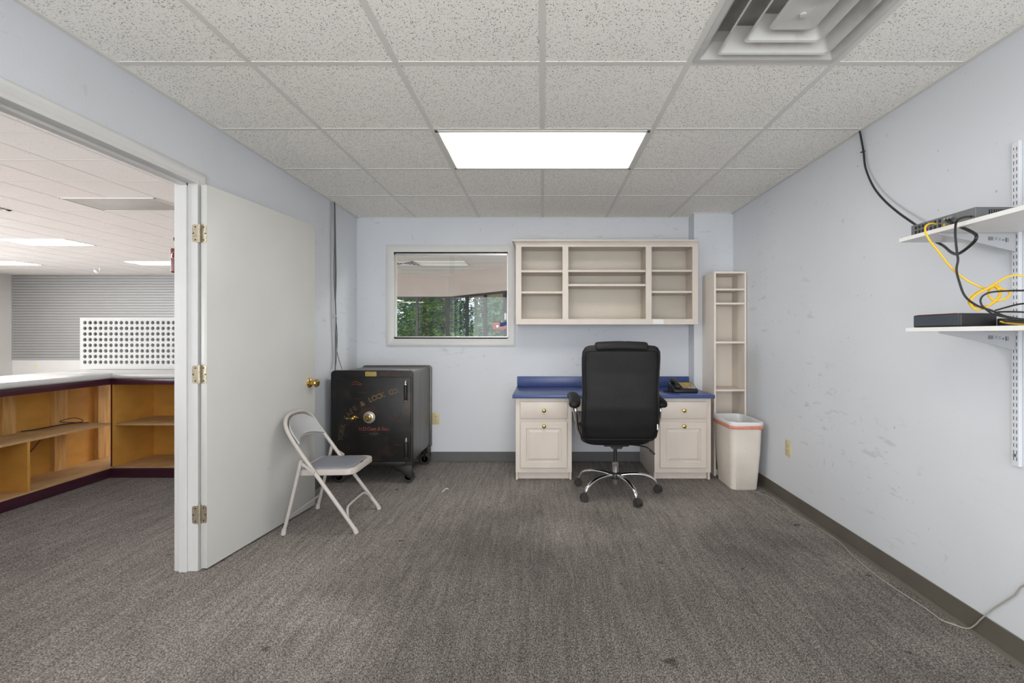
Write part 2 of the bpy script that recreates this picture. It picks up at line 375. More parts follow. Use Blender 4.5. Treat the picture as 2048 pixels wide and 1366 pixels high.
def glass(name, refl=.06, tint=(1, 1, 1)):
    m = bpy.data.materials.new(name); m.use_nodes = True; nt = m.node_tree; N = nt.nodes; L = nt.links; N.remove(N['Principled BSDF'])
    t = N.new('ShaderNodeBsdfTransparent'); t.inputs[0].default_value = (*tint, 1); g = N.new('ShaderNodeBsdfGlossy'); g.inputs['Roughness'].default_value = .02
    lw = N.new('ShaderNodeLayerWeight'); lw.inputs[0].default_value = .5; pw_ = N.new('ShaderNodeMath'); pw_.operation = 'POWER'; pw_.inputs[1].default_value = 4; L.new(lw.outputs['Facing'], pw_.inputs[0])
    f = N.new('ShaderNodeMath'); f.operation = 'MULTIPLY_ADD'; f.inputs[1].default_value = .25; f.inputs[2].default_value = .02; L.new(pw_.outputs[0], f.inputs[0])
    mx = N.new('ShaderNodeMixShader'); L.new(f.outputs[0], mx.inputs[0]); L.new(t.outputs[0], mx.inputs[1]); L.new(g.outputs[0], mx.inputs[2])
    L.new(mx.outputs[0], N['Material Output'].inputs[0]); return m
M['glass'] = glass('clear_glass', tint=(.97, .985, .98)); M['glass2'] = glass('storefront_glass', tint=(.93, .95, .94))

# diffuser: two tubes glow behind it (long axis x)
def diffuser(name, strength, col, lo):
    m = bpy.data.materials.new(name); m.use_nodes = True; nt = m.node_tree; L = nt.links; p = nt.nodes['Principled BSDF']
    p.inputs['Base Color'].default_value = (.8, .8, .78, 1); p.inputs['Roughness'].default_value = .4
    tc = nt.nodes.new('ShaderNodeTexCoord'); sp = nt.nodes.new('ShaderNodeSeparateXYZ'); L.new(tc.outputs['Generated'], sp.inputs[0])
    fc = nt.nodes.new('ShaderNodeFloatCurve'); L.new(sp.outputs['Y'], fc.inputs['Value'])
    cv = fc.mapping.curves[0]; pts = [(0, .06), (.27, 1), (.5, .0), (.73, 1), (1, .06)]
    cv.points[0].location = pts[0]; cv.points[1].location = pts[-1]
    for q in pts[1:-1]: cv.points.new(*q)
    fc.mapping.update()
    fx = nt.nodes.new('ShaderNodeFloatCurve'); L.new(sp.outputs['X'], fx.inputs['Value'])
    cx = fx.mapping.curves[0]; cx.points[0].location = (0, 0); cx.points[1].location = (1, 0)
    for q in [(.12, .75), (.25, 1), (.75, 1), (.88, .75)]: cx.points.new(*q)
    fx.mapping.update()
    mu = nt.nodes.new('ShaderNodeMath'); mu.operation = 'MULTIPLY'; L.new(fc.outputs[0], mu.inputs[0]); L.new(fx.outputs[0], mu.inputs[1])
    mr = nt.nodes.new('ShaderNodeMapRange'); mr.inputs[3].default_value = lo*strength; mr.inputs[4].default_value = strength; L.new(mu.outputs[0], mr.inputs[0])
    p.inputs['Emission Color'].default_value = (*col, 1); L.new(mr.outputs[0], p.inputs['Emission Strength']); return m
M['lampo'] = diffuser('lit_office_diffuser', OFFICE_LAMP, (1, .955, .875), .068)
M['lamps'] = diffuser('lit_shop_diffuser', SHOP_LAMP, (1, .97, .93), .5)
M['lampdim'] = diffuser('weak_shop_diffuser', .14, (1, .97, .95), .7)
M['lampoff'] = mat('unlit_diffuser', (.52, .50, .48), .4, var=.1, vscale=2)

# ------------------------------------------------------------------ the setting
CE = 2.353      # office ceiling tile
LX, RX, BY, FRY = -1.79, 1.77, 4.431, -1.3
SH = 2.93       # shop ceiling
DY0, DY1, DZ = 1.43, 2.366, 1.998
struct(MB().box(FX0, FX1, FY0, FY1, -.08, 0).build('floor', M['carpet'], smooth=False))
# left wall with the doorway
wl = MB()
wl.box(LX-.10, LX, FRY, DY0-.02, 0, SH); wl.box(LX-.10, LX, DY1+.02, BY+.1, 0, SH); wl.box(LX-.10, LX, DY0-.02, DY1+.02, DZ+.02, SH)
struct(wl.build('wall_left', M['wall'], smooth=False))
# back wall with the interior window
WX0, WX1, WZ0, WZ1 = -1.433, -.335, 1.184, 2.019
wb = MB()
wb.box(LX, WX0-.015, BY, BY+.1, 0, SH); wb.box(WX1+.015, RX, BY, BY+.1, 0, SH)
wb.box(WX0-.015, WX1+.015, BY, BY+.1, 0, WZ0-.015); wb.box(WX0-.015, WX1+.015, BY, BY+.1, WZ1+.015, SH)
struct(wb.build('wall_back', M['wall'], smooth=False))
struct(MB().box(1.408, RX, 4.27, BY, 0, CE+.01).build('wall_corner', M['wall'], smooth=False))
struct(MB().box(RX, RX+.1, FRY, BY+.1, 0, SH).build('wall_right', M['wall'], smooth=False))
def win_wall(wname, fname, m, x0, x1, yc, ox0, ox1, oz0, oz1, n):  # unseen walls; each window is added to frame a fill lamp
    b = MB(); y0, y1 = yc-.1, yc
    b.box(x0, ox0, y0, y1, 0, SH); b.box(ox1, x1, y0, y1, 0, SH); b.box(ox0, ox1, y0, y1, 0, oz0); b.box(ox0, ox1, y0, y1, oz1, SH)
    struct(b.build(wname, m, smooth=False)); b = MB()
    b.box(ox0, ox1, y0+.03, y1-.02, oz0, oz0+.05); b.box(ox0, ox1, y0+.03, y1-.02, oz1-.05, oz1)
    for i in range(n+1):
        x = ox0+.025+(ox1-ox0-.05)*i/n; b.box(x-.025, x+.025, y0+.031, y1-.021, oz0+.05, oz1-.05)
    struct(b.build(fname, M['bronze'], smooth=False))
win_wall('wall_front', 'fill_window_4', M['wall'], LX-.1, RX+.1, FRY, -1.6, 1.6, .18, 2.12, 3)
# office ceiling
xs = [LX, -1.22, -.61, 0, .61, 1.22, RX]; ys = [FRY, -1.131, -.521, .089, .699, 1.309, 1.919, 2.532, 3.141, 3.748, BY]
LIGHTS = [(-.61, .61, 2.532, 3.141), (-.61, .61, .089, .699)]
VENT = (.61, 1.22, 1.309, 1.919)
cl = MB()
for i in range(6):
    for j in range(10):
        cx, cy = (xs[i]+xs[i+1])/2, (ys[j]+ys[j+1])/2
        if any(a < cx < b and c < cy < d for a, b, c, d in LIGHTS+[VENT]): continue
        cl.box(xs[i], xs[i+1], ys[j], ys[j+1], CE, CE+.012)
struct(cl.build('ceiling', M['tile'], smooth=False))
g = MB()
for x in xs[1:-1]:
    segs = [(FRY, BY)]
    if x == 0: segs = [(FRY, .089), (.699, 2.532), (3.141, BY)]
    for a, b in segs: g.box(x-.012, x+.012, a, b, CE-.0028, CE+.012)
for y in ys[1:-1]: g.box(LX, RX, y-.012, y+.012, CE-.0026, CE+.012)
g.box(LX, LX+.022, FRY, BY, CE-.006, CE+.004); g.box(RX-.022, RX, FRY, BY, CE-.006, CE+.004)
g.box(LX, RX, BY-.012, BY, CE-.006, CE+.004); g.box(1.396, RX, 4.258, 4.27, CE-.006, CE+.004)
struct(g.build('trim_1', M['grid'], smooth=False))
# baseboards
def baseb(name, poly, h=.095, m='base'):
    b = MB()
    for (x0, x1, y0, y1) in poly: b.box(x0, x1, y0, y1, 0, h, .003, 1)
    struct(b.build(name, M[m]))
baseb('baseboard_right', [(RX-.006, RX, FRY, 3.97)]); 
bm_ = MB().prism([(0, 0), (-.016, 0), (-.014, .005), (-.004, .012), (0, .012)], 'y', FRY, 3.96)
for v in bm_.bm.verts: v.co.x += RX-.006
struct(bm_.build('baseboard_right_toe', M['base']))
baseb('baseboard_back', [(LX, 1.40, BY-.006, BY)], m='baseg')
baseb('baseboard_left', [(LX, LX+.006, DY1+.08, BY-.01), (LX, LX+.006, FRY, DY0-.1)], m='baseg')
# door frame 1
df = bpy.data.objects.new('door_1', None); C.objects.link(df); df.location = (LX, (DY0+DY1)/2, 0); struct(df)
JX0, JX1 = LX-.103, LX+.014
j = MB()
j.box(JX0, JX1, DY1, DY1+.02, 0, DZ+.02, .0015, 1); j.box(JX0, JX1, DY0-.02, DY0, 0, DZ+.02, .0015, 1); j.box(JX0, JX1, DY0, DY1, DZ, DZ+.02, .0015, 1)
j.build('jamb', M['white'], df)
st = MB(); SX0, SX1 = JX0+.028, JX0+.068
st.box(SX0, SX1, DY1-.012, DY1, 0, DZ, .0015, 1); st.box(SX0, SX1, DY0, DY0+.012, 0, DZ, .0015, 1); st.box(SX0, SX1, DY0, DY1, DZ-.012, DZ, .0015, 1)
st.build('door_stop', M['white'], df)
def casing_prof(w_, t_): return [(0, 0), (0, t_*.55), (w_*.12, t_*.75), (w_*.35, t_*.8), (w_*.55, t_), (w_*.85, t_), (w_, t_*.7), (w_, 0)]
def casing(x_wall, sgn):
    b = MB(); W_ = .062; T_ = .017; pr = casing_prof(W_, T_)
    r = .005
    def ring(y, z, dy, dz):
        return [Vector((x_wall+sgn*t, y+dy*(q+r), z+dz*(q+r))) for q, t in pr]
    b.loft([ring(DY1, 0, 1, 0), ring(DY1, DZ, 1, 1), ring(DY0, DZ, -1, 1), ring(DY0, 0, -1, 0)])
    return b
casing(LX, 1).build('casing', M['white'], df); casing(LX-.10, -1).build('casing', M['white'], df)
# door leaf hinged at the far jamb, swung into the room
HP = Vector((JX1+.008, DY1-.002, 0)); TH = math.radians(7.2)
leaf = bpy.data.objects.new('door_leaf', None); C.objects.link(leaf)
leaf.location = HP; tag(leaf, 'white flush office door with brass knob, standing open against the left wall', 'door')
leaf.name = 'flush_door'
LW, LT = .905, .035
def pb(name, mb_, m): return mb_.build(name, m, leaf)
def lb(x0, x1, y0, y1, z0, z1, bev=0):   # local box -> world at build time
    return MB().box(HP.x+x0, HP.x+x1, HP.y+y0, HP.y+y1, z0, z1, bev)
slab = lb(-LT+.035, .035, .012, .012+LW, .012, 1.994, .0015).build('panel', M['door'], leaf)
for z in (1.741, 1.014, .292):
    h = MB()
    def rp(w0, w1, h0, h1, r):
        o_ = []
        for cx, cz, a0 in ((w1-r, h1-r, 0), (w0+.001, h1-.001, 90), (w0+.001, h0+.001, 180), (w1-r, h0+r, 270)):
            rr = r if cx > w0+.01 else .001
            for k in range(5):
                a = math.radians(a0+k*22.5); o_.append((cx+rr*math.cos(a), cz+rr*math.sin(a)))
        return o_
    pl = [(HP.x+.004+a, b) for a, b in rp(0, .031, z-.046, z+.046, .012)]
    h.prism(pl, 'y', HP.y+.0095, HP.y+.0118, mi=0)
    h.cyl((HP.x, HP.y+.003, z-.046), (HP.x, HP.y+.003, z+.046), .0058, seg=14)
    h.sph((HP.x, HP.y+.003, z+.048), .0058, seg=10)
    for dz, dx in ((-.033, .014), (0, .024), (.033, .014)): h.cyl((HP.x+.004+dx, HP.y+.0085, z+dz), (HP.x+.004+dx, HP.y+.0098, z+dz), .0038, seg=10, mi=1)
    h.build('hinge_leaf', [M['hinge'], M['dark']], leaf)
    # jamb-side leaf belongs to the frame
    h2 = MB(); pl = [(HP.x-.004-a, b) for a, b in rp(0, .031, z-.046, z+.046, .012)][::-1]
    h2.prism(pl, 'y', DY1-.0025, DY1-.0005)
    for dz, dx in ((-.033, .014), (0, .024), (.033, .014)): h2.cyl((HP.x-.004-dx, DY1-.0033, z+dz), (HP.x-.004-dx, DY1-.002, z+dz), .0038, seg=10, mi=1)
    h2.build('hinge_plate', [M['hinge'], M['dark']], df)
KY, KZ = HP.y+.012+LW-.062, .884
for sg, x in ((1, HP.x+.035), (-1, HP.x+.035-LT)):
    if sg < 0: continue
    k = MB().lathe([(0, 0), (.033, 0), (.033, .004), (.026, .010), (.014, .014), (.0125, .030), (.019, .036), (.0275, .044), (.029, .052), (.025, .060), (.012, .0635), (0, .064)], (x, KY, KZ), (sg, 0, 0))
    kk = k.build('door_knob', M['brass'], leaf)
leaf.rotation_euler = (0, 0, -TH)

# ---- showroom shell
ang = lambda t: (-2.65+t*.7071, 12.95-t*.7071)
ux = 2.0+4.55
struct(MB().prism([(FX0, FY0), (6.5, FY0), (6.5, 4.53), (5.77, 4.53), (-2.65, 12.95), (-2.65, 13.1), (FX0, 13.1)], 'z', SH, SH+.1).build('ceiling_shop', M['shoptile'], smooth=False))
gs = MB()
k = 0
for n in range(-17, 18):
    x = -4.82+.61*n
    if FX0 < x < 6: 
        ymax = 13 if x < -2.65 else 10.3-x
        gs.box(x-.012, x+.012, FY0, ymax, SH-.0015, SH+.002)
for n in range(-13, 15):
    y = 4.494+.61*n
    if y < 13:
        xmax = min(6.0, 10.3-y) if y > 4 else 6
        gs.box(FX0, xmax, y-.012, y+.012, SH-.0013, SH+.002)
struct(gs.build('trim_2', M['shopgrid'], smooth=False))
b = MB(); b.box(FX0-.1, FX0, FY0, -1.9, 0, SH); b.box(FX0-.1, FX0, 8.7, 13.1, 0, SH); b.box(FX0-.1, FX0, -1.9, 8.7, 0, .2); b.box(FX0-.1, FX0, -1.9, 8.7, 2.6, SH)
struct(b.build('wall_shop_left', M['shopwall'], smooth=False))
b = MB(); b.box(FX0-.08, FX0-.02, -1.9, 8.7, .2, .25); b.box(FX0-.08, FX0-.02, -1.9, 8.7, 2.55, 2.6)
for i in range(9): b.box(FX0-.079, FX0-.021, -1.9+i*1.3187, -1.85+i*1.3187, .25, 2.55)
struct(b.build('fill_window_7', M['bronze'], smooth=False))  # unseen window added around the side fill lamp
win_wall('wall_shop_front', 'fill_window_5', M['shopwall'], FX0, LX-.1, FY0, -13.6, -9.4, .15, 2.55, 4)
win_wall('wall_shop_right', 'fill_window_6', M['shopwall'], RX+.1, 6.0, BY+.1, 1.98, 5.8, .15, 2.55, 4)
struct(MB().box(FX0, -5.7, 13.0, 13.1, 0, SH).build('wall_far', M['shopwall'], smooth=False))
sl = MB(); z = .530; sp_ = .0765
while z < SH-.01:
    sl.box(FX0, -5.72, 12.978, 12.993, z, min(z+sp_-.012, SH-.002)); z += sp_
sl.box(FX0, -5.72, 12.994, 12.999, .53, SH-.003, mi=1)  # dark backing sheet paints in the shade inside the grooves
o = sl.build('slatwall_panel', [M['slat'], M['groove']], smooth=False); tag(o, 'grey horizontal slatwall covering the far showroom wall above the outlet', 'slatwall')
# header and glazing on the far wall, then the angled run to the entrance
HZ = 2.31
struct(MB().box(-5.7, -2.65, 12.95, 13.1, HZ, SH).build('wall_header_back', M['header'], smooth=False))
A0 = Vector((-2.65, 12.95)); A1 = Vector((5.75, 4.55)); dA = (A1-A0).normalized(); nA = Vector((dA.y, -dA.x))
def apoly(t0, t1, d0, d1):
    a = A0+dA*t0; b = A0+dA*t1; return [tuple(a+nA*d0), tuple(b+nA*d0), tuple(b+nA*d1), tuple(a+nA*d1)]
LA = (A1-A0).length
struct(MB().prism(apoly(0, LA, 0, -.12), 'z', HZ, SH).build('wall_header_angled', M['header'], smooth=False))
def glazing(name, posts, prm):
    r = bpy.data.objects.new(name, None); C.objects.link(r); struct(r); return r
w2 = bpy.data.objects.new('window_2', None); C.objects.link(w2); w2.location = (-4.2, 12.95, 0); struct(w2)
f = MB(); f.box(-5.7, -2.65, 12.96, 13.03, HZ-.05, HZ); f.box(-5.7, -2.65, 12.96, 13.03, 0, .08)
for x in (-5.7, -5.26, -4.40, -3.54): f.box(x-.03, x+.03, 12.95, 13.03, .08, HZ-.05)
f.box(-2.73, -2.62, 12.92, 13.03, 0, HZ)
f.build('window_frame', M['bronze'], w2); MB().box(-5.68, -2.7, 12.99, 12.996, .08, HZ-.05).build('pane', M['glass2'], w2)
w3 = bpy.data.objects.new('window_3', None); C.objects.link(w3); w3.location = (-1.7, 12.0, 0); struct(w3)
f = MB(); f.prism(apoly(0, LA, -.01, -.08), 'z', HZ-.05, HZ); f.prism(apoly(.1, 2.38, -.01, -.08), 'z', 0, .08); f.prism(apoly(3.45, LA, -.01, -.08), 'z', 0, .08)
for t in (.829, 1.622, 2.40, 3.45, 4.3, 5.1, 5.9, 6.7, 7.5, 8.3, 9.1, 9.9, 10.7, 11.5): f.prism(apoly(t-.03, t+.03, 0, -.08), 'z', 0, HZ-.05)
f.build('window_frame', M['bronze'], w3); g_ = MB(); g_.prism(apoly(.1, 2.38, -.04, -.046), 'z', .08, HZ-.05); g_.prism(apoly(3.48, LA, -.04, -.046), 'z', .08, HZ-.05)
g_.build('pane', M['glass2'], w3)
d2 = bpy.data.objects.new('door_2', None); C.objects.link(d2); d2.location = (*ang(2.9), 0); struct(d2)
f = MB(); f.prism(apoly(2.43, 2.53, -.015, -.07), 'z', .02, 2.13); f.prism(apoly(3.32, 3.42, -.015, -.07), 'z', .02, 2.13)
f.prism(apoly(2.43, 3.42, -.015, -.07), 'z', 2.03, 2.13); f.prism(apoly(2.43, 3.42, -.015, -.07), 'z', .02, .25)
f.build('door_frame', M['bronze'], d2); MB().prism(apoly(2.5, 3.34, -.04, -.046), 'z', .25, 2.03).build('pane', M['glass2'], d2)
f = MB(); f.prism(apoly(2.45, 2.50, .02, -.02), 'z', 1.60, 1.76); f.build('card_reader', M['keyg'], d2)
f = MB(); f.prism(apoly(2.5, 3.34, .05, .02), 'z', 1.0, 1.05); f.build('push_bar', M['bronze'], d2)
# covered entrance outside
struct(MB().box(-2.6, 9, 12.96, 13.16, HZ, SH).build('trim_3', M['soffit'], smooth=False))
struct(MB().prism([(-2.5, 12.95), (9, 12.95), (9, 1.5), (5.9, 4.6)], 'z', SH-.12, SH).build('ceiling_porch', M['soffit'], smooth=False))
struct(MB().box(-40, 40, FY1, 45, -.15, -.06).build('ground', M['grass'], smooth=False))
struct(MB().box(-2.6, 12, 4, FY1+1.0, -.06, -.02).build('ground_paving', M['paving'], smooth=False))

# ------------------------------------------------------------------ interior window
w1 = bpy.data.objects.new('window_1', None); C.objects.link(w1); w1.location = (-.884, BY, 1.1); struct(w1)
b = MB(); OX0, OX1, OZ0, OZ1 = -1.508, -.277, 1.121, 2.088
pr = casing_prof(.072, .017)
def ringw(x, z_, dx, dz): return [Vector((x+dx*q, BY-t, z_+dz*q)) for q, t in pr]
b.loft([ringw(WX0, WZ0, -1, -1), ringw(WX1, WZ0, 1, -1), ringw(WX1, WZ1, 1, 1), ringw(WX0, WZ1, -1, 1), ringw(WX0, WZ0, -1, -1)], cap=False)
b.build('casing', M['white'], w1)
b = MB(); b.box(WX0-.014, WX0, BY-.002, BY+.1, WZ0, WZ1); b.box(WX1, WX1+.014, BY-.002, BY+.1, WZ0, WZ1); b.box(WX0-.014, WX1+.014, BY-.002, BY+.1, WZ1, WZ1+.014); b.box(WX0-.014, WX1+.014, BY-.002, BY+.1, WZ0-.014, WZ0)
b.build('jamb', M['cream'], w1)
b = MB(); b.box(WX0, WX1, BY+.012, BY+.05, WZ0, WZ0+.012); b.box(WX0, WX1, BY+.012, BY+.016, WZ0, WZ0+.020); b.box(WX0, WX1, BY+.030, BY+.033, WZ0, WZ0+.022); b.box(WX0, WX1, BY+.048, BY+.05, WZ0, WZ0+.020)
b.box(WX0, WX1, BY+.012, BY+.016, WZ1-.028, WZ1); b.box(WX0, WX1, BY+.012, BY+.05, WZ1-.010, WZ1); b.box(WX0, WX0+.008, BY+.012, BY+.05, WZ0, WZ1); b.box(WX1-.006, WX1, BY+.012, BY+.05, WZ0, WZ1)
b.build('track', M['steel'], w1)
XM = XX(903, BY)
MB().box(WX0+.01, XM+.02, BY+.039, BY+.045, WZ0+.014, WZ1-.012, .001, 1).build('sliding_pane', M['glass'], w1)
MB().box(XM-.02, WX1-.008, BY+.021, BY+.027, WZ0+.014, WZ1-.012, .001, 1).build('sliding_pane', M['glass'], w1)
# flag sticker with a slight wave
fl = thing('flag_sticker', 'small stars and stripes flag sticker on the interior window glass', 'sticker', (XX(999, BY), BY+.0195, ZZ(662, BY)))
x0f, x1f = XX(985, BY), XX(1012.5, BY); z0f, z1f = ZZ(660, BY), ZZ(644.5, BY)
def wav(u): return .006*math.sin(u*2*PI+.5)+.012*u
def strip(u0, u1, v0, v1, y, mat_, name):
    vs, fs = [], []; n = 12
    for i in range(n+1):
        u = u0+(u1-u0)*i/n
        for v in (v0, v1): vs.append((x0f+(x1f-x0f)*u, y, z0f+(z1f-z0f)*v+wav(u)-.004))
    for i in range(n): fs.append((2*i, 2*i+2, 2*i+3, 2*i+1))
    m_ = MB().quads(vs, fs)
    r_ = bmesh.ops.solidify(m_.bm, geom=m_.bm.faces[:], thickness=.0004)
    m_.build(name, mat_, fl, smooth=False)
strip(0, 1, 0, 1, BY+.0205, M['paper'], 'field')
for i in range(7): strip(0, 1, i*2/13, (i*2+1)/13, BY+.0200, M['flagred'], 'stripe')
strip(.52, 1, 6/13, 1, BY+.0194, M['flagblue'], 'canton')
MB().cyl((x0f+.045, BY+.0192, z0f+.036), (x0f+.045, BY+.0188, z0f+.036), .011, seg=12).build('emblem', M['steel'], fl)
# ------------------------------------------------------------------ lamps and vents
def troffer(x0, x1, y0, y1, z, lamp, label, group, sag=0, gm='grid'):
    t = thing('ceiling_light', label, 'ceiling light', ((x0+x1)/2, (y0+y1)/2, z-.01), group)
    b = MB(); e = .018
    for a in ((x0+.012, x1-.012, y0+.012, y0+.012+e), (x0+.012, x1-.012, y1-.012-e, y1-.012), (x0+.012, x0+.012+e, y0+.012, y1-.012), (x1-.012-e, x1-.012, y0+.012, y1-.012)):
        b.box(a[0], a[1], a[2], a[3], z-.006, z+.02, .001, 1)
    b.box(x0+.012, x1-.012, y0+.012, y1-.012, z+.08, z+.085)
    b.build('frame', M[gm], t)
    if sag:
        n = 14; vs, fs = [], []
        for i in range(n+1):
            for jj in range(n+1):
                u, v = i/n, jj/n; vs.append((x0+.03+(x1-x0-.06)*u, y0+.03+(y1-y0-.06)*v, z-.001-sag*math.sin(PI*u)*math.sin(PI*v)))
        for i in range(n):
            for jj in range(n): a = i*(n+1)+jj; fs.append((a, a+1, a+n+2, a+n+1))
        m_ = MB().quads(vs, fs); bmesh.ops.solidify(m_.bm, geom=m_.bm.faces[:], thickness=.003); m_.build('diffuser', M[lamp], t)
    else:
        MB().box(x0+.030, x1-.030, y0+.030, y1-.030, z, z+.004).build('diffuser', M[lamp], t, smooth=False)
    return t
troffer(-.61, .61, 2.532, 3.141, CE-.001, 'lampo', 'lit two by four fluorescent ceiling light above the office chair', None)
troffer(-.61, .61, .089, .699, CE-.001, 'lampo', 'added unseen fluorescent office ceiling light behind the camera', None)  # second light, unseen, added as fill
def shoplight(i, jn, lamp, lab, sag=0, n=2):
    x0 = -4.82+.61*i; y0 = 4.494+.61*jn
    troffer(x0, x0+1.22, y0, y0+.61, SH-.002, lamp, lab, 'fluorescent lights in the showroom ceiling', sag, 'shopgrid')
shoplight(-8, 6, 'lamps', 'nearest lit showroom ceiling light seen through the open doorway')
shoplight(-8, 10, 'lamps', 'far lit showroom ceiling light cut off by the door frame')
shoplight(-14, 10, 'lamps', 'far lit showroom ceiling light at the left edge of the photo')
shoplight(-2, 2, 'lampoff', 'unlit sagging grey light panel in the showroom ceiling beyond the doorway', sag=.035)
shoplight(3, 10, 'lampdim', 'dim light panel seen through the interior window')
for i, jn, lb_ in ((-14, 2, 'left rear'), (-8, -1, 'middle'), (-4, -4, 'doorway side'), (-13, -4, 'front left'), (-2, 7, 'centre'), (3, 3, 'behind the office wall'), (9, 2, 'entrance side')):  # unseen fixtures added to light the showroom
    shoplight(i, jn, 'lamps', 'added showroom ceiling light out of view, '+lb_)
# ceiling diffuser: nested pyramidal louvres
vt = thing('ceiling_vent', 'square white louvred air diffuser in the office ceiling, dusty vanes', 'vent', ((VENT[0]+VENT[1])/2, (VENT[2]+VENT[3])/2, CE-.03))
vcx, vcy = (VENT[0]+VENT[1])/2, (VENT[2]+VENT[3])/2
def rsq(h, z, r=.015, n=4):
    out = []
    for sx, sy, a0 in ((1, 1, 0), (-1, 1, 90), (-1, -1, 180), (1, -1, 270)):
        for k in range(n+1):
            a = math.radians(a0+k*90/n); out.append(Vector((vcx+sx*(h-r)+r*math.cos(a), vcy+sy*(h-r)+r*math.sin(a), z)))
    return out
def louv(name, rows):
    b = MB(); b.loft([rsq(h, z, r) for h, z, r in rows], cap=False); return b.build(name, M['ventw'], vt, angle=25)
louv('frame', [(.293, CE+.0, .004), (.293, CE-.006, .004), (.272, CE-.006, .004), (.262, CE+.004, .006), (.235, CE+.045, .01), (.232, CE+.09, .01)])
louv('louvre', [(.170, CE+.062, .01), (.190, CE+.040, .012), (.215, CE-.012, .016), (.222, CE-.016, .018), (.221, CE-.0175, .018), (.213, CE-.014, .016), (.184, CE+.040, .012), (.166, CE+.062, .01), (.170, CE+.062, .01)])
louv('louvre', [(.098, CE+.058, .01), (.118, CE+.036, .012), (.140, CE-.010, .016), (.148, CE-.014, .018), (.147, CE-.0155, .018), (.138, CE-.012, .016), (.113, CE+.036, .012), (.094, CE+.058, .01), (.098, CE+.058, .01)])
b = MB(); b.loft([rsq(.074, CE-.002, .012), rsq(.084, CE-.006, .014), rsq(.083, CE-.011, .014), rsq(.078, CE-.0125, .014), rsq(.072, CE-.0125, .012), rsq(.045, CE-.005, .006), rsq(.022, CE-.010, .004)])
b.lathe([(.0, -.004), (.012, -.003), (.012, .003), (0, .004)], (vcx, vcy, CE-.013), seg=16)
b.build('centre_plate', M['ventw'], vt)
b = MB(); b.box(vcx-.235, vcx+.235, vcy-.235, vcy+.235, CE+.085, CE+.089, mi=0); b.build('duct', M['ductin'], vt)
def shopvent(i, jn, lab):
    x0 = -4.82+.61*i; y0 = 4.494+.61*jn; t = thing('ceiling_vent', lab, 'vent', (x0+.305, y0+.305, SH-.02), 'vents in the showroom ceiling')
    b = MB(); b.box(x0+.02, x0+.59, y0+.02, y0+.59, SH-.006, SH-.001); b.build('backing', M['dark'], t)
    for h in (.28, .20, .12, .05):
        b = MB()
        for a in ((-h, h, -h, -h+.035), (-h, h, h-.035, h), (-h, -h+.035, -h, h), (h-.035, h, -h, h)): b.box(x0+.305+a[0], x0+.305+a[1], y0+.305+a[2], y0+.305+a[3], SH-.012, SH-.005)
        b.build('louvre', M['shopgrid'], t)
shopvent(2, 10, 'ceiling vent seen at the upper left of the interior window')
shopvent(-5, 2, 'dark ceiling vent at the left edge of the doorway view')
sc_ = thing('security_camera', 'small white security camera hanging from the showroom ceiling before the slatwall', 'camera', (XX(198, 11.7), 11.7, SH-.1))
MB().cyl((XX(200, 11.7), 11.7, SH-.002), (XX(200, 11.7), 11.7, SH-.08), .015).build('mount', M['paper'], sc_)
MB().cyl((XX(193, 11.7), 11.66, SH-.07), (XX(203, 11.7), 11.6, SH-.13), .03).build('body', M['paper'], sc_)

# ------------------------------------------------------------------ outlets
def outlet(c, normal, lab, s=1.0):
    t = thing('wall_outlet', lab, 'outlet', c, 'wall outlets')
    n = Vector(normal); sd = n.cross(Vector((0, 0, 1)))
    q = Matrix((( sd.x, n.x, 0, c[0]), (sd.y, n.y, 0, c[1]), (0, 0, 1, c[2]), (0, 0, 0, 1)))
    b = MB().box(-.035*s, .035*s, 0, .005, -.0575*s, .0575*s, .002)
    bmesh.ops.transform(b.bm, matrix=q, verts=b.bm.verts); b.build('cover_plate', M['outlet'], t)
    for dz in (.0195, -.0195):
        b = MB().prism([(.0165*math.cos(a*PI/12), dz+max(-.0125, min(.0125, .0165*math.sin(a*PI/12)))) for a in range(24)], 'y', .005, .0066)
        bmesh.ops.transform(b.bm, matrix=q, verts=b.bm.verts); k = b.build('socket', M['outlet'], t)
        b = MB(); b.box(-.0075, -.005, .0066, .007, dz-.001, dz+.008); b.box(.005, .0075, .0066, .007, dz-.001, dz+.008); b.cyl((0, .0066, dz-.007), (0, .0071, dz-.007), .0028, seg=10)
        bmesh.ops.transform(b.bm, matrix=q, verts=b.bm.verts); b.build('slot', M['dark'], k)
outlet((XX(871.5, BY), BY, .415), (0, -1, 0), 'almond wall outlet on the back wall beside the black safe')
outlet((RX, 3.306, .402), (-1, 0, 0), 'almond wall outlet low on the scuffed right wall')
outlet((XX(74, 13), 12.999, ZZ(732, 13)), (0, -1, 0), 'beige outlet on the far showroom wall below the slatwall')

# ------------------------------------------------------------------ desk run
CF = 3.84      # face frame plane
ct = thing('desk_countertop', 'blue laminate desk countertop spanning the two cream drawer cabinets', 'countertop', (.58, 4.1, .694))
b = MB(); b.prism([(-.25, 3.80), (1.4287, 3.80), (1.4287, 4.266), (1.406, 4.266), (1.406, BY-.002), (-.25, BY-.002)], 'z', .694, .723, .004); b.build('top', M['blue'], ct)
MB().box(-.243, 1.405, 4.410, BY-.002, .7235, .822, .003).build('backsplash', M['blue'], ct)
MB().box(.2455, .935, CF+.002, CF+.02, .584, .6935).build('apron', M['cream'], ct)
def raised(b, x0, x1, z0, z1, y, th):
    rows = [(0, th), (0, .004), (.004, 0), (.050, 0), (.054, .009), (.060, .009), (.082, .001), (.086, .001)]
    R = [[Vector((x0+i, y+d, z0+i)), Vector((x1-i, y+d, z0+i)), Vector((x1-i, y+d, z1-i)), Vector((x0+i, y+d, z1-i))] for i, d in rows]
    b.loft(R)
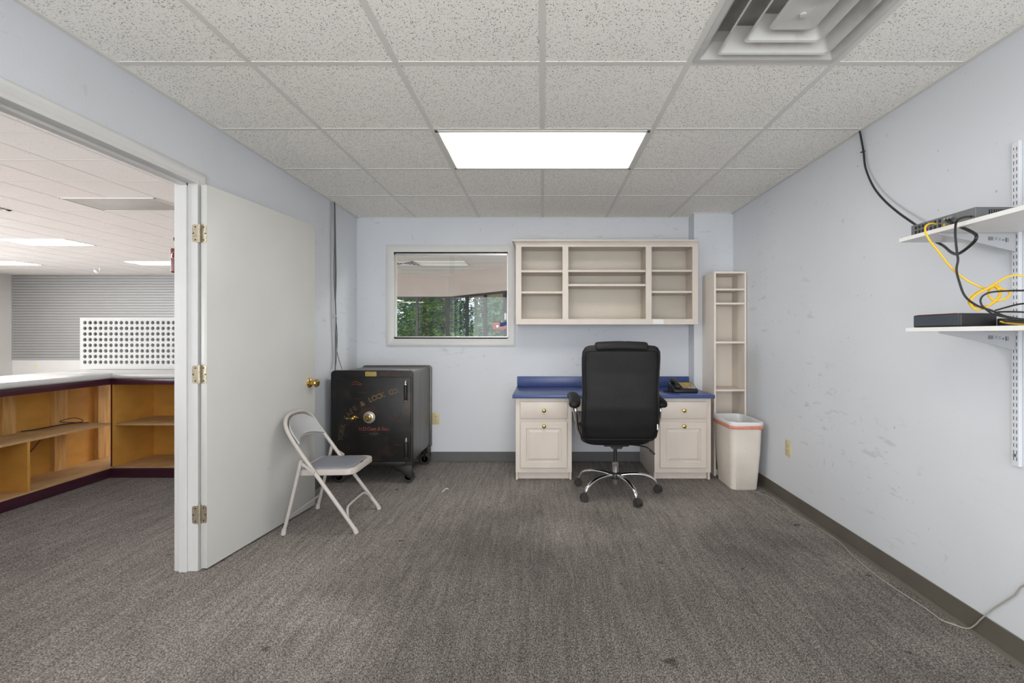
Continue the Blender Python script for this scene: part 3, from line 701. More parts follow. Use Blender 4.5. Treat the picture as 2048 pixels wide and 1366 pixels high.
def knob(b, x, y, z):
    b.lathe([(0, 0), (.011, 0), (.011, .002), (.006, .005), (.0055, .012), (.013, .017), (.0165, .022), (.0155, .027), (.008, .0305), (0, .031)], (x, y, z), (0, -1, 0), seg=24)
def basecab(x0, x1, dx0, dx1, lab):
    t = thing('drawer_cabinet', lab, 'cabinet', ((x0+x1)/2, CF+.27, 0), 'cream drawer cabinets under the desk')
    b = MB(); yb = BY-.008
    b.box(x0+.001, x0+.018, CF+.019, yb, .005, .692); b.box(x1-.018, x1-.001, CF+.019, yb, .005, .692); b.box(x0+.018, x1-.018, CF+.02, yb, .07, .085); b.box(x0+.018, x1-.018, yb-.006, yb, .085, .692)
    b.build('carcass', M['cream'], t)
    b = MB(); b.box(x0, x0+.045, CF, CF+.019, .07, .6935, .001, 1); b.box(x1-.045, x1, CF, CF+.019, .07, .6935, .001, 1)
    for z0, z1 in ((.07, .12), (.485, .53), (.655, .6935)): b.box(x0+.045, x1-.045, CF+.0005, CF+.018, z0, z1)
    b.build('face_frame', M['cream'], t)
    MB().box(x0+.018, x1-.018, CF+.06, CF+.072, .001, .07).build('toe_kick', M['cream'], t)
    d = MB().box(dx0, dx1, CF-.020, CF-.001, .524, .664, .004).build('drawer', M['cream'], t)
    k_ = MB(); knob(k_, (dx0+dx1)/2+.002, CF-.020, .593); k_.build('knob', M['brass'], d)
    b = MB(); raised(b, dx0, dx1, .111, .4925, CF-.020, .019); dd = b.build('door', M['cream'], t, angle=12)
    k_ = MB(); knob(k_, (dx0+dx1)/2+.002, CF-.020, .463); k_.build('knob', M['brass'], dd)
basecab(-.2244, .2444, -.185, .2066, 'cream cabinet with one drawer and raised panel door, left of the office chair')
basecab(.936, 1.4075, .978, 1.368, 'cream cabinet with one drawer and raised panel door, right of the office chair')

# ------------------------------------------------------------------ upper cabinet
UF = 4.13
uc = thing('wall_cabinet', 'open cream wall cabinet with nine cubbies and a crown, hung above the desk', 'cabinet', (.58, 4.28, 1.31))
UX0, UX1 = XX(1031.6, UF), 1.398; UZ0, UZ1 = ZZ(648.8, UF), ZZ(486, UF)
ux = [XX(p, UF) for p in (1042.7, 1125, 1136.6, 1291.6, 1303.2, 1385)]; uz0, uz1 = ZZ(637.9, UF), ZZ(493.6, UF)
b = MB(); b.box(UX0, ux[0], UF, UF+.019, UZ0, UZ1); b.box(ux[1], ux[2], UF, UF+.019, UZ0, UZ1); b.box(ux[3], ux[4], UF, UF+.019, UZ0, UZ1); b.box(ux[5], UX1, UF, UF+.019, UZ0, UZ1)
for i in (0, 2, 4): b.box(ux[i], ux[i+1], UF+.0003, UF+.0187, UZ0, uz0); b.box(ux[i], ux[i+1], UF+.0003, UF+.0187, uz1, UZ1)
b.build('face_frame', M['cream'], uc)
b = MB(); yb = BY-.003
b.box(UX0+.001, UX0+.017, UF+.019, yb, UZ0+.001, UZ1-.001); b.box(UX1-.017, UX1-.001, UF+.019, yb, UZ0+.001, UZ1-.001)
b.box(UX0+.017, UX1-.017, UF+.019, yb-.007, UZ0+.012, UZ0+.028); b.box(UX0+.017, UX1-.017, UF+.019, yb-.007, UZ1-.02, UZ1-.002)
b.build('carcass', M['cream'], uc)
MB().box(UX0+.017, UX1-.017, yb-.006, yb, UZ0+.012, UZ1-.002).build('back_panel', M['creamin'], uc)
for x in ((ux[1]+ux[2])/2, (ux[3]+ux[4])/2): MB().box(x-.008, x+.008, UF+.020, yb-.008, UZ0+.029, UZ1-.021).build('divider', M['creamin'], uc)
def ush(i, pts):
    a = (UX0+.0175, (ux[1]+ux[2])/2+.0085, (ux[3]+ux[4])/2+.0085)[i]; c_ = ((ux[1]+ux[2])/2-.0085, (ux[3]+ux[4])/2-.0085, UX1-.0175)[i]
    for p0, p1 in pts:
        yf = UF+.021; MB().box(a, c_, yf, yb-.008, ZZ(p1, yf), ZZ(p0, yf), .001, 1).build('shelf', M['cream'], uc)
ush(0, ((540.2, 544.7), (582.6, 587))); ush(1, ((539.8, 544.1), (567.8, 572.4))); ush(2, ((539.6, 543.6), (581.7, 586)))
b = MB(); cz = ZZ(488.8, UF); ctop = ZZ(481.5, UF-.03)
prof = [(0, 0), (-.006, .002), (-.008, .010), (-.018, .020), (-.024, .022), (-.026, .034), (-.032, .037), (-.032, ctop-cz), (0, ctop-cz)]
R = []
for (x, y, dx, dy) in ((UX0, yb, -1, 0), (UX0, UF, -1, 1), (UX1-.006, UF, .12, 1), ):
    R.append([Vector((x-dx*d*-1*(-1) if False else x+dx*(-d), y+dy*d, cz+h)) for d, h in prof])
b.loft(R); b.box(UX0, UX1-.006, UF, yb, ctop-.012, ctop-.001); b.build('crown_moulding', M['cream'], uc)
MB().box(XX(1306, UF), XX(1327, UF), UF-.0008, UF-.0001, ZZ(648, UF), ZZ(638.6, UF)).build('paper_label', M['shelfw'], uc)
MB().prism([(4.16, 1.39), (4.21, 1.39), (4.21, 1.435), (4.15, 1.432)], 'x', UX0-.006, UX0-.0005).build('paper_card', M['paper'], uc)

# ------------------------------------------------------------------ narrow bookcase
BX0, BX1, BF, BB, BH = 1.484, 1.765, 3.972, 4.266, 1.768
bc = thing('bookcase', 'tall narrow cream bookcase in the right corner behind the waste bin', 'bookcase', ((BX0+BX1)/2, 4.1, 0))
MB().box(BX0, BX0+.016, BF, BB, 0.001, BH, .0008, 1).build('side_panel', M['book'], bc); MB().box(BX1-.018, BX1-.001, BF, BB, .001, BH, .0008, 1).build('side_panel', M['book'], bc)
MB().box(BX0+.0165, BX1-.0185, BF+.001, BB, BH-.016, BH).build('top_panel', M['book'], bc)
MB().box(BX0+.0165, BX1-.0185, BB-.030, BB-.026, .05, BH-.0165).build('back_panel', M['book'], bc)
for p0, p1 in ((577.2, 580.6), (605.2, 608.8), (682.8, 686.8), (778.8, 782.6), (855, 859), (939, 942.5)):
    MB().box(BX0+.0165, BX1-.0185, BF+.002, BB-.031, ZZ(p1, BF), ZZ(p0, BF)).build('shelf', M['book'], bc)
MB().box(BX0+.0165, BX1-.0185, BF+.03, BF+.042, .001, ZZ(942.5, BF)-.001).build('kickboard', M['book'], bc)

# ------------------------------------------------------------------ waste bin
bn = thing('waste_bin', 'off-white rectangular plastic waste bin with white liner, by the bookcase', 'waste bin', (1.59, 3.79, 0))
def rrect(cx, cy, hx, hy, r, z, n=6, bulge=0):
    out = []
    for sx, sy, a0 in ((1, 1, 0), (-1, 1, 90), (-1, -1, 180), (1, -1, 270)):
        for k in range(n+1):
            a = math.radians(a0+k*90/n); x = sx*(hx-r)+r*math.cos(a); y = sy*(hy-r)+r*math.sin(a)
            out.append(Vector((cx+x, cy+y, z)))
    return out
TCX, TCY = 1.590, 3.758
tr = [(.100, .148, .035, .001), (.104, .152, .035, .006), (.118, .186, .04, .30), (.126, .200, .045, .530), (.1262, .2002, .045, .534)]
ti = [(.122, .196, .043, .534), (.115, .183, .038, .30), (.100, .148, .033, .010)]
MB().loft([rrect(TCX, TCY, hx, hy, r, z) for hx, hy, r, z in tr+ti]).build('bucket', M['trash'], bn)
random.seed(3)
def lin(hx, hy, r, z, wob, n=6):
    p = rrect(TCX, TCY, hx, hy, r, z, n)
    return [q+Vector((0, 0, wob*noise.noise(q*22))) for q in p]
MB().loft([lin(.108, .165, .033, .18, .02), lin(.1175, .191, .04, .50, .0), lin(.122, .196, .043, .537, .004), lin(.130, .205, .046, .543, .004), lin(.1335, .2085, .047, .538, .003), lin(.1345, .2095, .048, .520, .004), lin(.131, .206, .047, .506, .01)], cap=False).build('bin_liner', M['bag'], bn)
MB().loft([lin(.1320, .207, .047, .515, .006), lin(.1345, .2095, .048, .512, .008), lin(.1345, .2095, .048, .494, .008), lin(.1290, .204, .046, .488, .008)], cap=False).build('drawstring', M['pull'], bn)

# ------------------------------------------------------------------ office chair
OCX, OCY = .566, 3.575
oc = thing('office_chair', 'black leather high-back office chair on a chrome base, facing the desk', 'chair', (OCX, OCY, 0))
HUB = .118
b = MB(); b.lathe([(0, 0), (.036, 0), (.046, .006), (.047, .030), (.040, .044), (.030, .048), (0, .048)], (OCX, OCY, HUB-.012)); b.build('hub', M['blackplastic'], oc)
b = MB(); b.cyl((OCX, OCY, HUB+.038), (OCX, OCY, .235), .0245, seg=28); b.build('column_sleeve', M['chrome'], oc)
MB().cyl((OCX, OCY, .062), (OCX, OCY, HUB-.014), .020).build('column_foot', M['chrome'], oc)
MB().cyl((OCX, OCY, .235), (OCX, OCY, .375), .0145, seg=20).build('gas_lift', M['blackplastic'], oc)
for adeg, rr_, sw in ((-72, .325, 20), (-140, .325, -30), (152, .30, 40), (78, .31, 100), (-3, .315, -40)):
    a = math.radians(adeg); d = Vector((math.cos(a), math.sin(a), 0)); o0 = Vector((OCX, OCY, 0))
    b = MB(); b.tube([o0+d*.035+Vector((0, 0, .130)), o0+d*.10+Vector((0, 0, .140)), o0+d*.19+Vector((0, 0, .140)), o0+d*.26+Vector((0, 0, .122)), o0+d*(rr_-.012)+Vector((0, 0, .092)), o0+d*rr_+Vector((0, 0, .064))],
                     lambda t: .0165-.004*t, seg=14, smooth=6, flat=(1.15, .9))
    leg = b.build('base_arm', M['chrome'], oc)
    p = o0+d*rr_; s_ = math.radians(adeg+sw); f_ = Vector((math.cos(s_), math.sin(s_), 0)); sd = Vector((-f_.y, f_.x, 0)); q = p+f_*.014
    b = MB(); b.cyl(p+Vector((0, 0, .046)), p+Vector((0, 0, .072)), .0085, seg=12)
    for sg in (-1, 1):
        b.lathe([(0, 0), (.020, 0), (.0275, .003), (.0285, .008), (.0285, .015), (.026, .018), (0, .018)], q+sd*sg*.006+Vector((0, 0, .0290)), sd*sg, seg=22)
    prof_ = [(.031*math.cos(t*PI/10), .031*math.sin(t*PI/10)) for t in range(0, 11)]
    R = []
    for w_ in (-.013, .013): R.append([q+sd*w_+f_*c*1.0+Vector((0, 0, .029+s2)) for c, s2 in prof_])
    b.loft(R); b.build('caster', M['rubber'], oc)
def sup(w_, d_, n, cx, cy, z, k=40):
    out = []
    for i in range(k):
        a = 2*PI*i/k; c, s_ = math.cos(a), math.sin(a)
        out.append(Vector((cx+w_*math.copysign(abs(c)**(2/n), c), cy+d_*math.copysign(abs(s_)**(2/n), s_), z)))
    return out
def interp(tab, x):
    for (a, va), (c, vc) in zip(tab, tab[1:]):
        if a <= x <= c: 
            t = (x-a)/(c-a); return [p+(q-p)*t for p, q in zip(va, vc)]
    return tab[-1][1] if x > tab[-1][0] else tab[0][1]
# backrest: (z: half width, half depth, y centre)
tab = [(.440, (.215, .020, 3.365)), (.452, (.250, .038, 3.36)), (.48, (.270, .050, 3.345)), (.56, (.281, .058, 3.325)), (.70, (.277, .056, 3.300)), (.82, (.272, .054, 3.295)), (.95, (.277, .052, 3.290)), (1.05, (.279, .048, 3.275)), (1.10, (.275, .044, 3.265)), (1.13, (.258, .036, 3.258)), (1.142, (.235, .022, 3.255)), (1.146, (.20, .010, 3.255))]
R = []; zs_ = [.440, .445, .452, .465]+[.48+.022*i for i in range(28)]+[1.10, 1.115, 1.13, 1.137, 1.142, 1.146]
for z in zs_:
    hw, hd, cy = interp(tab, z); R.append([p+Vector((0, .0015*noise.noise(p*14), 0)) for p in sup(hw, hd, 4.5, OCX-.008, cy, z)])
br = MB().loft(R).build('backrest', M['leather'], oc, angle=60)
# welt around the rear panel of the backrest
wp = []
for z, k in [(.475, .90), (.52, .94), (.60, .945), (.70, .945), (.82, .945), (.95, .945), (1.03, .945), (1.075, .935), (1.098, .90)]:
    hw, hd, cy = interp(tab, z); wp.append((hw*k, cy-hd*1.0+.002, z))
loop = [Vector((OCX-.008+a, y, z)) for a, y, z in wp]+[Vector((OCX-.008+f__*wp[-1][0]*.92, wp[-1][1]-.001, 1.106)) for f__ in (.9, .3, -.3, -.9)]+[Vector((OCX-.008-a, y, z)) for a, y, z in wp[::-1]]+[Vector((OCX-.008+f__*wp[0][0]*.95, wp[0][1]+.002, .468)) for f__ in (-.9, -.3, .3, .9)]
MB().tube(loop, .0045, seg=8, closed=True, smooth=4).build('piping', M['leather'], br)
# head cushion rolled over the top
R = []
for i in range(25):
    u = i/24; x = OCX-.008-.198+.396*u; e = min(1, (min(u, 1-u)/.05)) ** .5 if min(u, 1-u) < .05 else 1
    R.append([Vector((x, 3.262+.058*e*math.cos(t*PI/9), 1.128+.008*math.sin(PI*u)+.040*e*math.sin(t*PI/9)+.0015*noise.noise(Vector((x*30, t, 0))))) for t in range(18)])
MB().loft(R).build('head_cushion', M['leather'], oc, angle=60)
MB().box(OCX+.247, OCX+.256, 3.262, 3.264, .545, .585).build('care_tag', M['paper'], oc)
# seat
R = []
for z, hw, hd in ((.392, .20, .20), (.396, .235, .235), (.41, .262, .262), (.45, .270, .270), (.485, .265, .265), (.505, .24, .24), (.51, .20, .20)):
    R.append(sup(hw, hd, 4.5, OCX-.008, 3.66, z))
MB().loft(R).build('seat', M['leather'], oc, angle=60)
b = MB(); b.box(OCX-.10, OCX+.09, 3.48, 3.72, .372, .391, .006); b.prism([(OCX-.035, .350), (OCX+.035, .350), (OCX+.055, .374), (OCX-.055, .374)], 'y', 3.50, 3.64); b.build('tilt_mechanism', M['blackplastic'], oc)
b = MB(); b.tube([(OCX+.06, 3.52, .384), (OCX+.16, 3.46, .386), (OCX+.21, 3.42, .382), (OCX+.235, 3.40, .366)], .0055, seg=8); b.tube([(OCX+.230, 3.40, .368), (OCX+.243, 3.39, .354), (OCX+.262, 3.385, .341)], lambda t: .0085+.004*math.sin(PI*min(1, t+.1)), seg=10, flat=(1.2, .7)); b.build('height_lever', M['blackplastic'], oc)
for sg in (-1, 1):
    xc = OCX-.012+sg*.322
    R = []
    for i in range(32):
        u = .5-.5*math.cos(PI*i/31); y = 3.330+.31*u; e = max(.02, 1-abs(2*u-1)**9)**.5; z = .706+.042*u+.008*math.sin(PI*u)
        R.append([Vector((xc+sg*(-.010*math.sin(PI*u))+.044*e*math.copysign(abs(math.cos(t*PI/10))**.7, math.cos(t*PI/10)), y, z+.027*e*math.copysign(abs(math.sin(t*PI/10))**.8, math.sin(t*PI/10)))) for t in range(20)])
    ar = MB().loft(R).build('armrest', M['leather'], oc, angle=60)
    b = MB(); xi = xc-sg*.012
    b.tube([(xi, 3.38, .70), (xi, 3.365, .66), (xi-sg*.008, 3.385, .58), (xi-sg*.022, 3.42, .50), (xi-sg*.05, 3.47, .450), (xi-sg*.065, 3.55, .440), (xi-sg*.05, 3.66, .46), (xi-sg*.02, 3.70, .56), (xi, 3.65, .66), (xi, 3.60, .715)], .0115, seg=12, smooth=5)
    b.tube([(xi-sg*.004, 3.392, .63), (xi-sg*.015, 3.50, .55), (xi-sg*.02, 3.60, .60)], .008, seg=8)
    b.build('arm_support', M['chrome'], oc)
    MB().box(xc-sg*.012-.020, xc-sg*.012+.020, 3.37, 3.61, .694, .700).build('arm_plate', M['blackplastic'], oc)

# ------------------------------------------------------------------ desk telephone
ph = thing('desk_telephone', 'black desk telephone with yellow and pale keys, on the blue countertop', 'telephone', (1.29, 4.05, .7235))
PX0, PX1, PY0, PY1 = 1.13, 1.335, 3.94, 4.15; PZ = .7240
fz, bz = .030, .072
b = MB(); b.prism([(PY0, PZ), (PY0-.004, PZ+.012), (PY0+.006, PZ+fz), (PY1-.02, PZ+bz), (PY1, PZ+bz-.012), (PY1, PZ)], 'x', PX0, PX1, .004); b.build('body', M['blackplastic'], ph)
sl_ = (bz-fz)/(PY1-.02-PY0-.006); nrm = math.atan(sl_)
def onph(x, y, dz=0): return Vector((x, y, PZ+fz+(y-PY0-.006)*sl_+dz))
kb = MB().box(-.0075, .0075, -.0085, .0085, 0, .004, .001, 1); kme = None
for c_ in range(5):
    for r_ in range(6):
        mm = M['keyy'] if r_ >= 3 else (M['keyr'] if (r_ == 0 and c_ < 2) else M['keyg'])
        p = onph(PX0+.095+c_*.022, PY0+.028+r_*.0255, .0012)
        b = MB().box(-.0085, .0085, -.009, .009, 0, .004, .001, 1); bmesh.ops.transform(b.bm, matrix=Matrix.Translation(p) @ Matrix.Rotation(nrm, 4, 'X'), verts=b.bm.verts); b.build('key', mm, ph)
b = MB(); hx = PX0+.038
b.tube([onph(hx, PY0+.006, .030), onph(hx, PY0+.05, .036), onph(hx, PY0+.10, .040), onph(hx, PY1-.03, .034)], .016, seg=12, flat=(1.1, .7))
b.sph(onph(hx, PY0+.018, .018), .029, (1, 1, .75)); b.sph(onph(hx, PY1-.042, .020), .029, (1, 1, .75)); b.build('handset', M['blackplastic'], ph)
pts = []
for i in range(150):
    t = i/149; base = Vector((hx-.005, PY0+.01, PZ+.022)).lerp(Vector((PX0-.085, PY0+.035, PZ+.0105)), min(1, t*1.6)) if t < .625 else Vector((PX0-.085, PY0+.035, PZ+.0105)).lerp(Vector((PX0+.0, PY0+.07, PZ+.0105)), (t-.625)/.375)
    a = t*2*PI*24; pts.append(base+Vector((.002*math.cos(a), .0075*math.cos(a), .0075*math.sin(a))))
MB().tube(pts, .0024, seg=5, smooth=0).build('coiled_cord', M['blackplastic'], ph)

# ------------------------------------------------------------------ antique safe
SF = 3.745; SX_0, SX_1 = XX(661.5, SF), XX(824.6, SF); SZ0, SZ1 = .158, ZZ(741, SF)
sf = thing('antique_safe', 'black antique iron safe on wheels with faded gold lettering, in the left corner', 'safe', ((SX_0+SX_1)/2, 4.07, 0))
def rr2(x0, x1, z0, z1, r, n=5, rb=None):
    rb = r if rb is None else rb; out = []
    for cx, cz, a0, q in ((x1-r, z1-r, 0, r), (x0+r, z1-r, 90, r), (x0+rb, z0+rb, 180, rb), (x1-rb, z0+rb, 270, rb)):
        for k in range(n+1):
            a = math.radians(a0+k*90/n); out.append((cx+q*math.cos(a), cz+q*math.sin(a)))
    return out
MB().prism(rr2(SX_0+.014, SX_1-.014, SZ0+.006, SZ1-.014, .022), 'y', SF+.05, 4.392).build('body', M['safeside'], sf)
b = MB(); b.prism(rr2(SX_0, SX_1, SZ0-.005, SZ1, .032, rb=.006), 'y', SF, SF+.05, .004); b.build('front_flange', M['safe'], sf)
MB().prism(rr2(SX_0, SX_1, SZ0, SZ1, .032, rb=.006), 'y', 4.392, 4.418, .004).build('rear_flange', M['safeside'], sf)
b = MB(); dx0, dx1, dz0, dz1 = XX(674.3, SF), XX(822.4, SF), ZZ(922, SF), ZZ(753.9, SF)
b.box(dx0, dx1, SF-.016, SF-.0005, dz0, dz1, .004); dr = b.build('door', M['safe'], sf)
b = MB(); b.box(dx0, XX(811, SF), SF-.0105, SF-.0005, ZZ(931, SF), ZZ(923.2, SF), .002); b.build('sill_plate', M['safe'], sf)
DF = SF-.016
for p0, p1, px in ((762, 801, 811.2), (876.5, 915, 812.4)):
    x = XX(px, DF-.012); z1_, z0_ = ZZ(p0, DF-.012), ZZ(p1, DF-.012); L_ = z1_-z0_
    b = MB(); b.lathe([(0, 0), (.010, 0), (.010, .004), (.013, .006), (.0145, .010), (.0145, L_*.76), (.012, L_*.79), (0, L_*.79)], (x, DF-.013, z0_)); hb = b.build('hinge_barrel', M['safe'], dr)
    b = MB(); b.lathe([(0, 0), (.008, 0), (.015, .003), (.015, .007), (.008, .010), (.009, .014), (.014, .018), (.014, .021), (.006, .024), (.0075, .030), (.004, .036), (0, .037)], (x, DF-.013, z0_+L_*.795)); b.lathe([(0, -.006), (.012, -.004), (.012, 0), (0, 0)], (x, DF-.013, z0_-.0005)); b.build('finial', M['chrome'], hb)
# dial
dc = (XX(739, DF), DF, ZZ(834.5, DF))
b = MB(); b.lathe([(0, 0), (.047, 0), (.049, .004), (.046, .009), (.041, .010), (0, .010)], dc, (0, -1, 0), seg=40); dl = b.build('dial_ring', M['hinge'], dr)
b = MB(); b.lathe([(.025, .0102), (.040, .0102), (.037, .0155), (.026, .0175), (.025, .0102)], dc, (0, -1, 0), seg=40); b.build('dial_rim', M['steel'], dl)
b = MB(); b.lathe([(0, .0102), (.0245, .0102), (.024, .024), (.025, .036), (.021, .040), (.013, .041), (.011, .052), (.009, .055), (0, .055)], dc, (0, -1, 0), seg=40); b.build('dial', M['brass'], dl)
# T handle
hc = Vector((XX(709.5, DF), DF, ZZ(835, DF)))
b = MB(); b.lathe([(0, 0), (.017, 0), (.018, .004), (.010, .010), (.009, .034), (.013, .040), (.013, .052), (.007, .056), (0, .057)], hc, (0, -1, 0)); b.tube([hc+Vector((-.046, -.044, -.002)), hc+Vector((-.02, -.046, 0)), hc+Vector((.02, -.046, .004)), hc+Vector((.05, -.042, .006))], lambda t: .0055+.0045*abs(2*t-1)**2, seg=12); b.sph(hc+Vector((.016, -.046, .012)), .013); b.build('handle', M['brass'], dr)
MB().prism(rr2(XX(730.4, SF), XX(753.2, SF), ZZ(752.5, SF), ZZ(743.3, SF), .006), 'y', SF-.0015, SF-.0002).build('maker_plate', M['goldplate'], sf)
# lettering on the door
RXm = Matrix.Rotation(PI/2, 4, 'X')
path = [(680, 882), (683, 862), (688, 846), (697, 829), (711, 816), (729, 805), (748, 796.5), (768, 789), (786, 783.5), (803, 780)]
pw = crom([P(a, c_, DF-.0006) for a, c_ in path], 8); 
cum = [0]
for a, c_ in zip(pw, pw[1:]): cum.append(cum[-1]+(c_-a).length)
phrase = 'YORK SAFE & LOCK CO.'; n = len(phrase); mes = {'gold': [], 'golddim': []}
for i, ch in enumerate(phrase):
    if ch == ' ': continue
    s_ = cum[-1]*(i+.5)/n; k = max(j_ for j_ in range(len(cum)-1) if cum[j_] <= s_); t = (s_-cum[k])/(cum[k+1]-cum[k])
    p = pw[k].lerp(pw[k+1], t); d = pw[k+1]-pw[k]; a = math.atan2(d.z, d.x)
    Mx = Matrix.Translation(p-Vector((0, 0, 0))) @ Matrix.Rotation(-a, 4, 'Y') @ RXm @ Matrix.Translation((0, -.018, 0))
    mes['gold' if i >= 10 else 'golddim'].append(text_mesh(ch, .056, None, None, Mx, extr=.0004))
join_meshes(mes['gold'], 'lettering', M['gold'], dr); join_meshes(mes['golddim'], 'lettering', M['golddim'], dr)
def flat_text(body, size, px, py, m, parent, yy=None, sx=1.0):
    yy = DF-.0006 if yy is None else yy; p = P(px, py, yy)
    me = text_mesh(body, size, None, None, Matrix.Translation(p) @ RXm @ Matrix.Diagonal((sx, 1, 1, 1)), extr=.0004)
    join_meshes([me], 'lettering', m, parent)
flat_text('H.D.Case & Son.', .040, 748, 861, M['redlet'], dr, sx=.92)
flat_text('BOSTON', .018, 748, 869, M['golddim'], dr)
flat_text('ING CO.', .040, 783, 752, M['reddim'], sf, yy=SF-.0006, sx=1.2)
# scrollwork traces
def scroll(pts, m, r=.0014): 
    return MB().tube([P(a, c_, DF-.0004) for a, c_ in pts], r, seg=5, smooth=5).build('painted_scroll', m, dr)
scroll([(785, 820), (789, 832), (793, 838), (790, 846), (780, 850)], M['reddim']); scroll([(764, 837), (778, 838), (793, 840), (805, 822)], M['reddim']); scroll([(793, 838), (800, 850), (799, 826)], M['reddim'])
scroll([(674+30, 766), (711, 763), (718, 766), (724, 769)], M['redlet'], .003); scroll([(703, 770), (712, 768), (722, 771)], M['redlet'], .003)
# feet and wheels
def foot(x0, sg, y0, y1):
    q = [(0, .165), (0, .065), (-.006, .045), (-.035, .052), (-.062, .075), (-.085, .098), (-.125, .108), (-.150, .135), (-.155, .165)]
    return MB().prism([(x0+sg*a, z_) for a, z_ in q], 'y', y0, y1, .003)
for (x0, sg) in ((SX_1-.004, 1), (SX_0+.004, -1)):
    for (y0, y1, yw) in ((SF+.004, SF+.03, SF+.056), (4.36, 4.385, 4.33)):
        ft = foot(x0, sg, y0, y1).build('foot', M['safe'], sf)
        cx = x0-sg*.042
        b = MB(); b.lathe([(.030, 0), (.049, 0), (.0525, .004), (.0525, .020), (.049, .024), (.030, .024), (.030, 0)], (cx, yw-.012, .0535), (0, 1, 0), seg=36)
        b.lathe([(0, .004), (.012, .004), (.012, .020), (0, .020)], (cx, yw-.012, .0535), (0, 1, 0))
        for k in range(4):
            a = PI/4+k*PI/2; b.cyl((cx+.010*math.cos(a), yw, .0535+.010*math.sin(a)), (cx+.032*math.cos(a), yw, .0535+.032*math.sin(a)), .006, seg=8)
        wh = b.build('wheel', M['rubber'], sf)
        b = MB(); b.box(cx-.012, cx+.012, yw-.025, yw+.025, .105, .165); b.box(cx-.008, cx+.008, yw-.022, yw-.017, .045, .11); b.box(cx-.008, cx+.008, yw+.017, yw+.022, .045, .11); b.build('wheel_fork', M['safe'], ft)

# ------------------------------------------------------------------ folding chair
fc = thing('folding_chair', 'beige metal folding chair with grey vinyl seat and back, before the open door', 'chair', (-1.36, 3.01, 0))
YN, YF = 2.822, 3.205; YM = (YN+YF)/2
def side(y, s): return Vector((0, y, 0))
foot_, mid_, hi_ = (-1.140, .012), (-1.388, .352), (-1.555, .590)
tb = [(foot_[0], YN-.004, foot_[1]), (-1.262, YN, .18), (mid_[0], YN+.004, mid_[1]), (-1.49, YN+.006, .495), (hi_[0], YN+.012, hi_[1]), (-1.592, YN+.026, .655), (-1.612, YN+.070, .697), (-1.618, YN+.13, .712), (-1.618, YM, .715)]
tb2 = [(x, 2*YM-y, z_) for x, y, z_ in tb[:-1]][::-1]
MB().tube(tb+tb2, .0118, seg=12, smooth=5).build('frame', M['chairmetal'], fc)
# backrest: curved sheet between the tubes
def tubex(z_):
    pts = [(p[2], p[0]) for p in tb]
    for (a, xa), (c_, xc) in zip(pts, pts[1:]):
        if a <= z_ <= c_: return xa+(xc-xa)*(z_-a)/(c_-a)
    return -1.615
def sheet(off, marg, z_lo, z_hi, th, name, m, parent):
    vs, fs = [], []; n1, n2 = 16, 10
    for i in range(n1+1):
        u = i/n1; v = 2*u-1
        zt = z_hi-.055*abs(v)**3.5; zb = z_lo-.030*abs(v)**2.2
        for jj in range(n2+1):
            z_ = zb+(zt-zb)*jj/n2
            hw = (YF-YN)/2-.014-marg-.055*max(0, (z_-.60)/.11)**2.2*.9
            vs.append((tubex(z_)-.028*(1-v*v)-off, YM+v*hw, z_))
    for i in range(n1):
        for jj in range(n2): a = i*(n2+1)+jj; fs.append((a, a+1, a+n2+2, a+n2+1))
    b = MB().quads(vs, fs); bmesh.ops.recalc_face_normals(b.bm, faces=b.bm.faces); bmesh.ops.solidify(b.bm, geom=b.bm.faces[:], thickness=th); return b.build(name, m, parent, angle=60)
bk = sheet(0, 0, .560, .700, .003, 'backrest', M['chairmetal'], fc)
sheet(-.009, .012, .571, .692, .010, 'back_pad', M['vinylback'], bk)
# seat pan + pad
def seatpoly(m_, n=6):
    x0, x1, y0, y1 = -1.530+m_, -1.165-m_, YN-.002+m_+(.016 if 0 else 0), YF+.002-m_
    y0 += .020; y1 -= .020
    out = []
    for cx, cy, a0, r in ((x1-.055, y1-.055, 0, .055), (x0+.02, y1-.02, 90, .02), (x0+.02, y0+.02, 180, .02), (x1-.055, y0+.055, 270, .055)):
        for k in range(n+1):
            a = math.radians(a0+k*90/n); out.append((cx+r*math.cos(a), cy+r*math.sin(a)))
    return out
def szt(x): return .006*(x+1.53)/.365
b = MB(); R = []
for m_, z_ in ((.004, .345), (0, .349), (0, .374), (.003, .380), (.010, .383), (.022, .3825), (.026, .378)):
    R.append([Vector((x, y, z_+szt(x))) for x, y in seatpoly(m_)])
b.loft(R); se = b.build('seat', M['chairmetal'], fc)
R = []
for m_, z_ in ((.030, .3785), (.030, .384), (.034, .3875), (.045, .389), (.10, .390)):
    R.append([Vector((x, y, z_+szt(x))) for x, y in seatpoly(m_)])
MB().loft(R).build('seat_pad', M['vinyl'], se, angle=50)
MB().box(-1.187, -1.181, YM-.022, YM+.022, .3875, .3896).build('slot', M['dark'], se)
for sg, y in ((-1, YN-.016), (1, YF+.016)):
    MB().tube([(-1.474, y, .452), (-1.50, y, .34), (-1.545, y+sg*.004, .14), (-1.578, y+sg*.006, .012)], .0105, seg=12, smooth=4).build('rear_leg', M['chairmetal'], fc)
    b = MB(); b.prism([(-1.480, .455), (-1.468, .440), (-1.388, .385), (-1.392, .372), (-1.402, .372), (-1.492, .437)], 'y', y+sg*.001-.0018, y+sg*.001+.0018); b.cyl((-1.396, y-.008, .378), (-1.396, y+.008, .378), .005, seg=10); b.build('hinge_bracket', M['chairmetal'], fc)
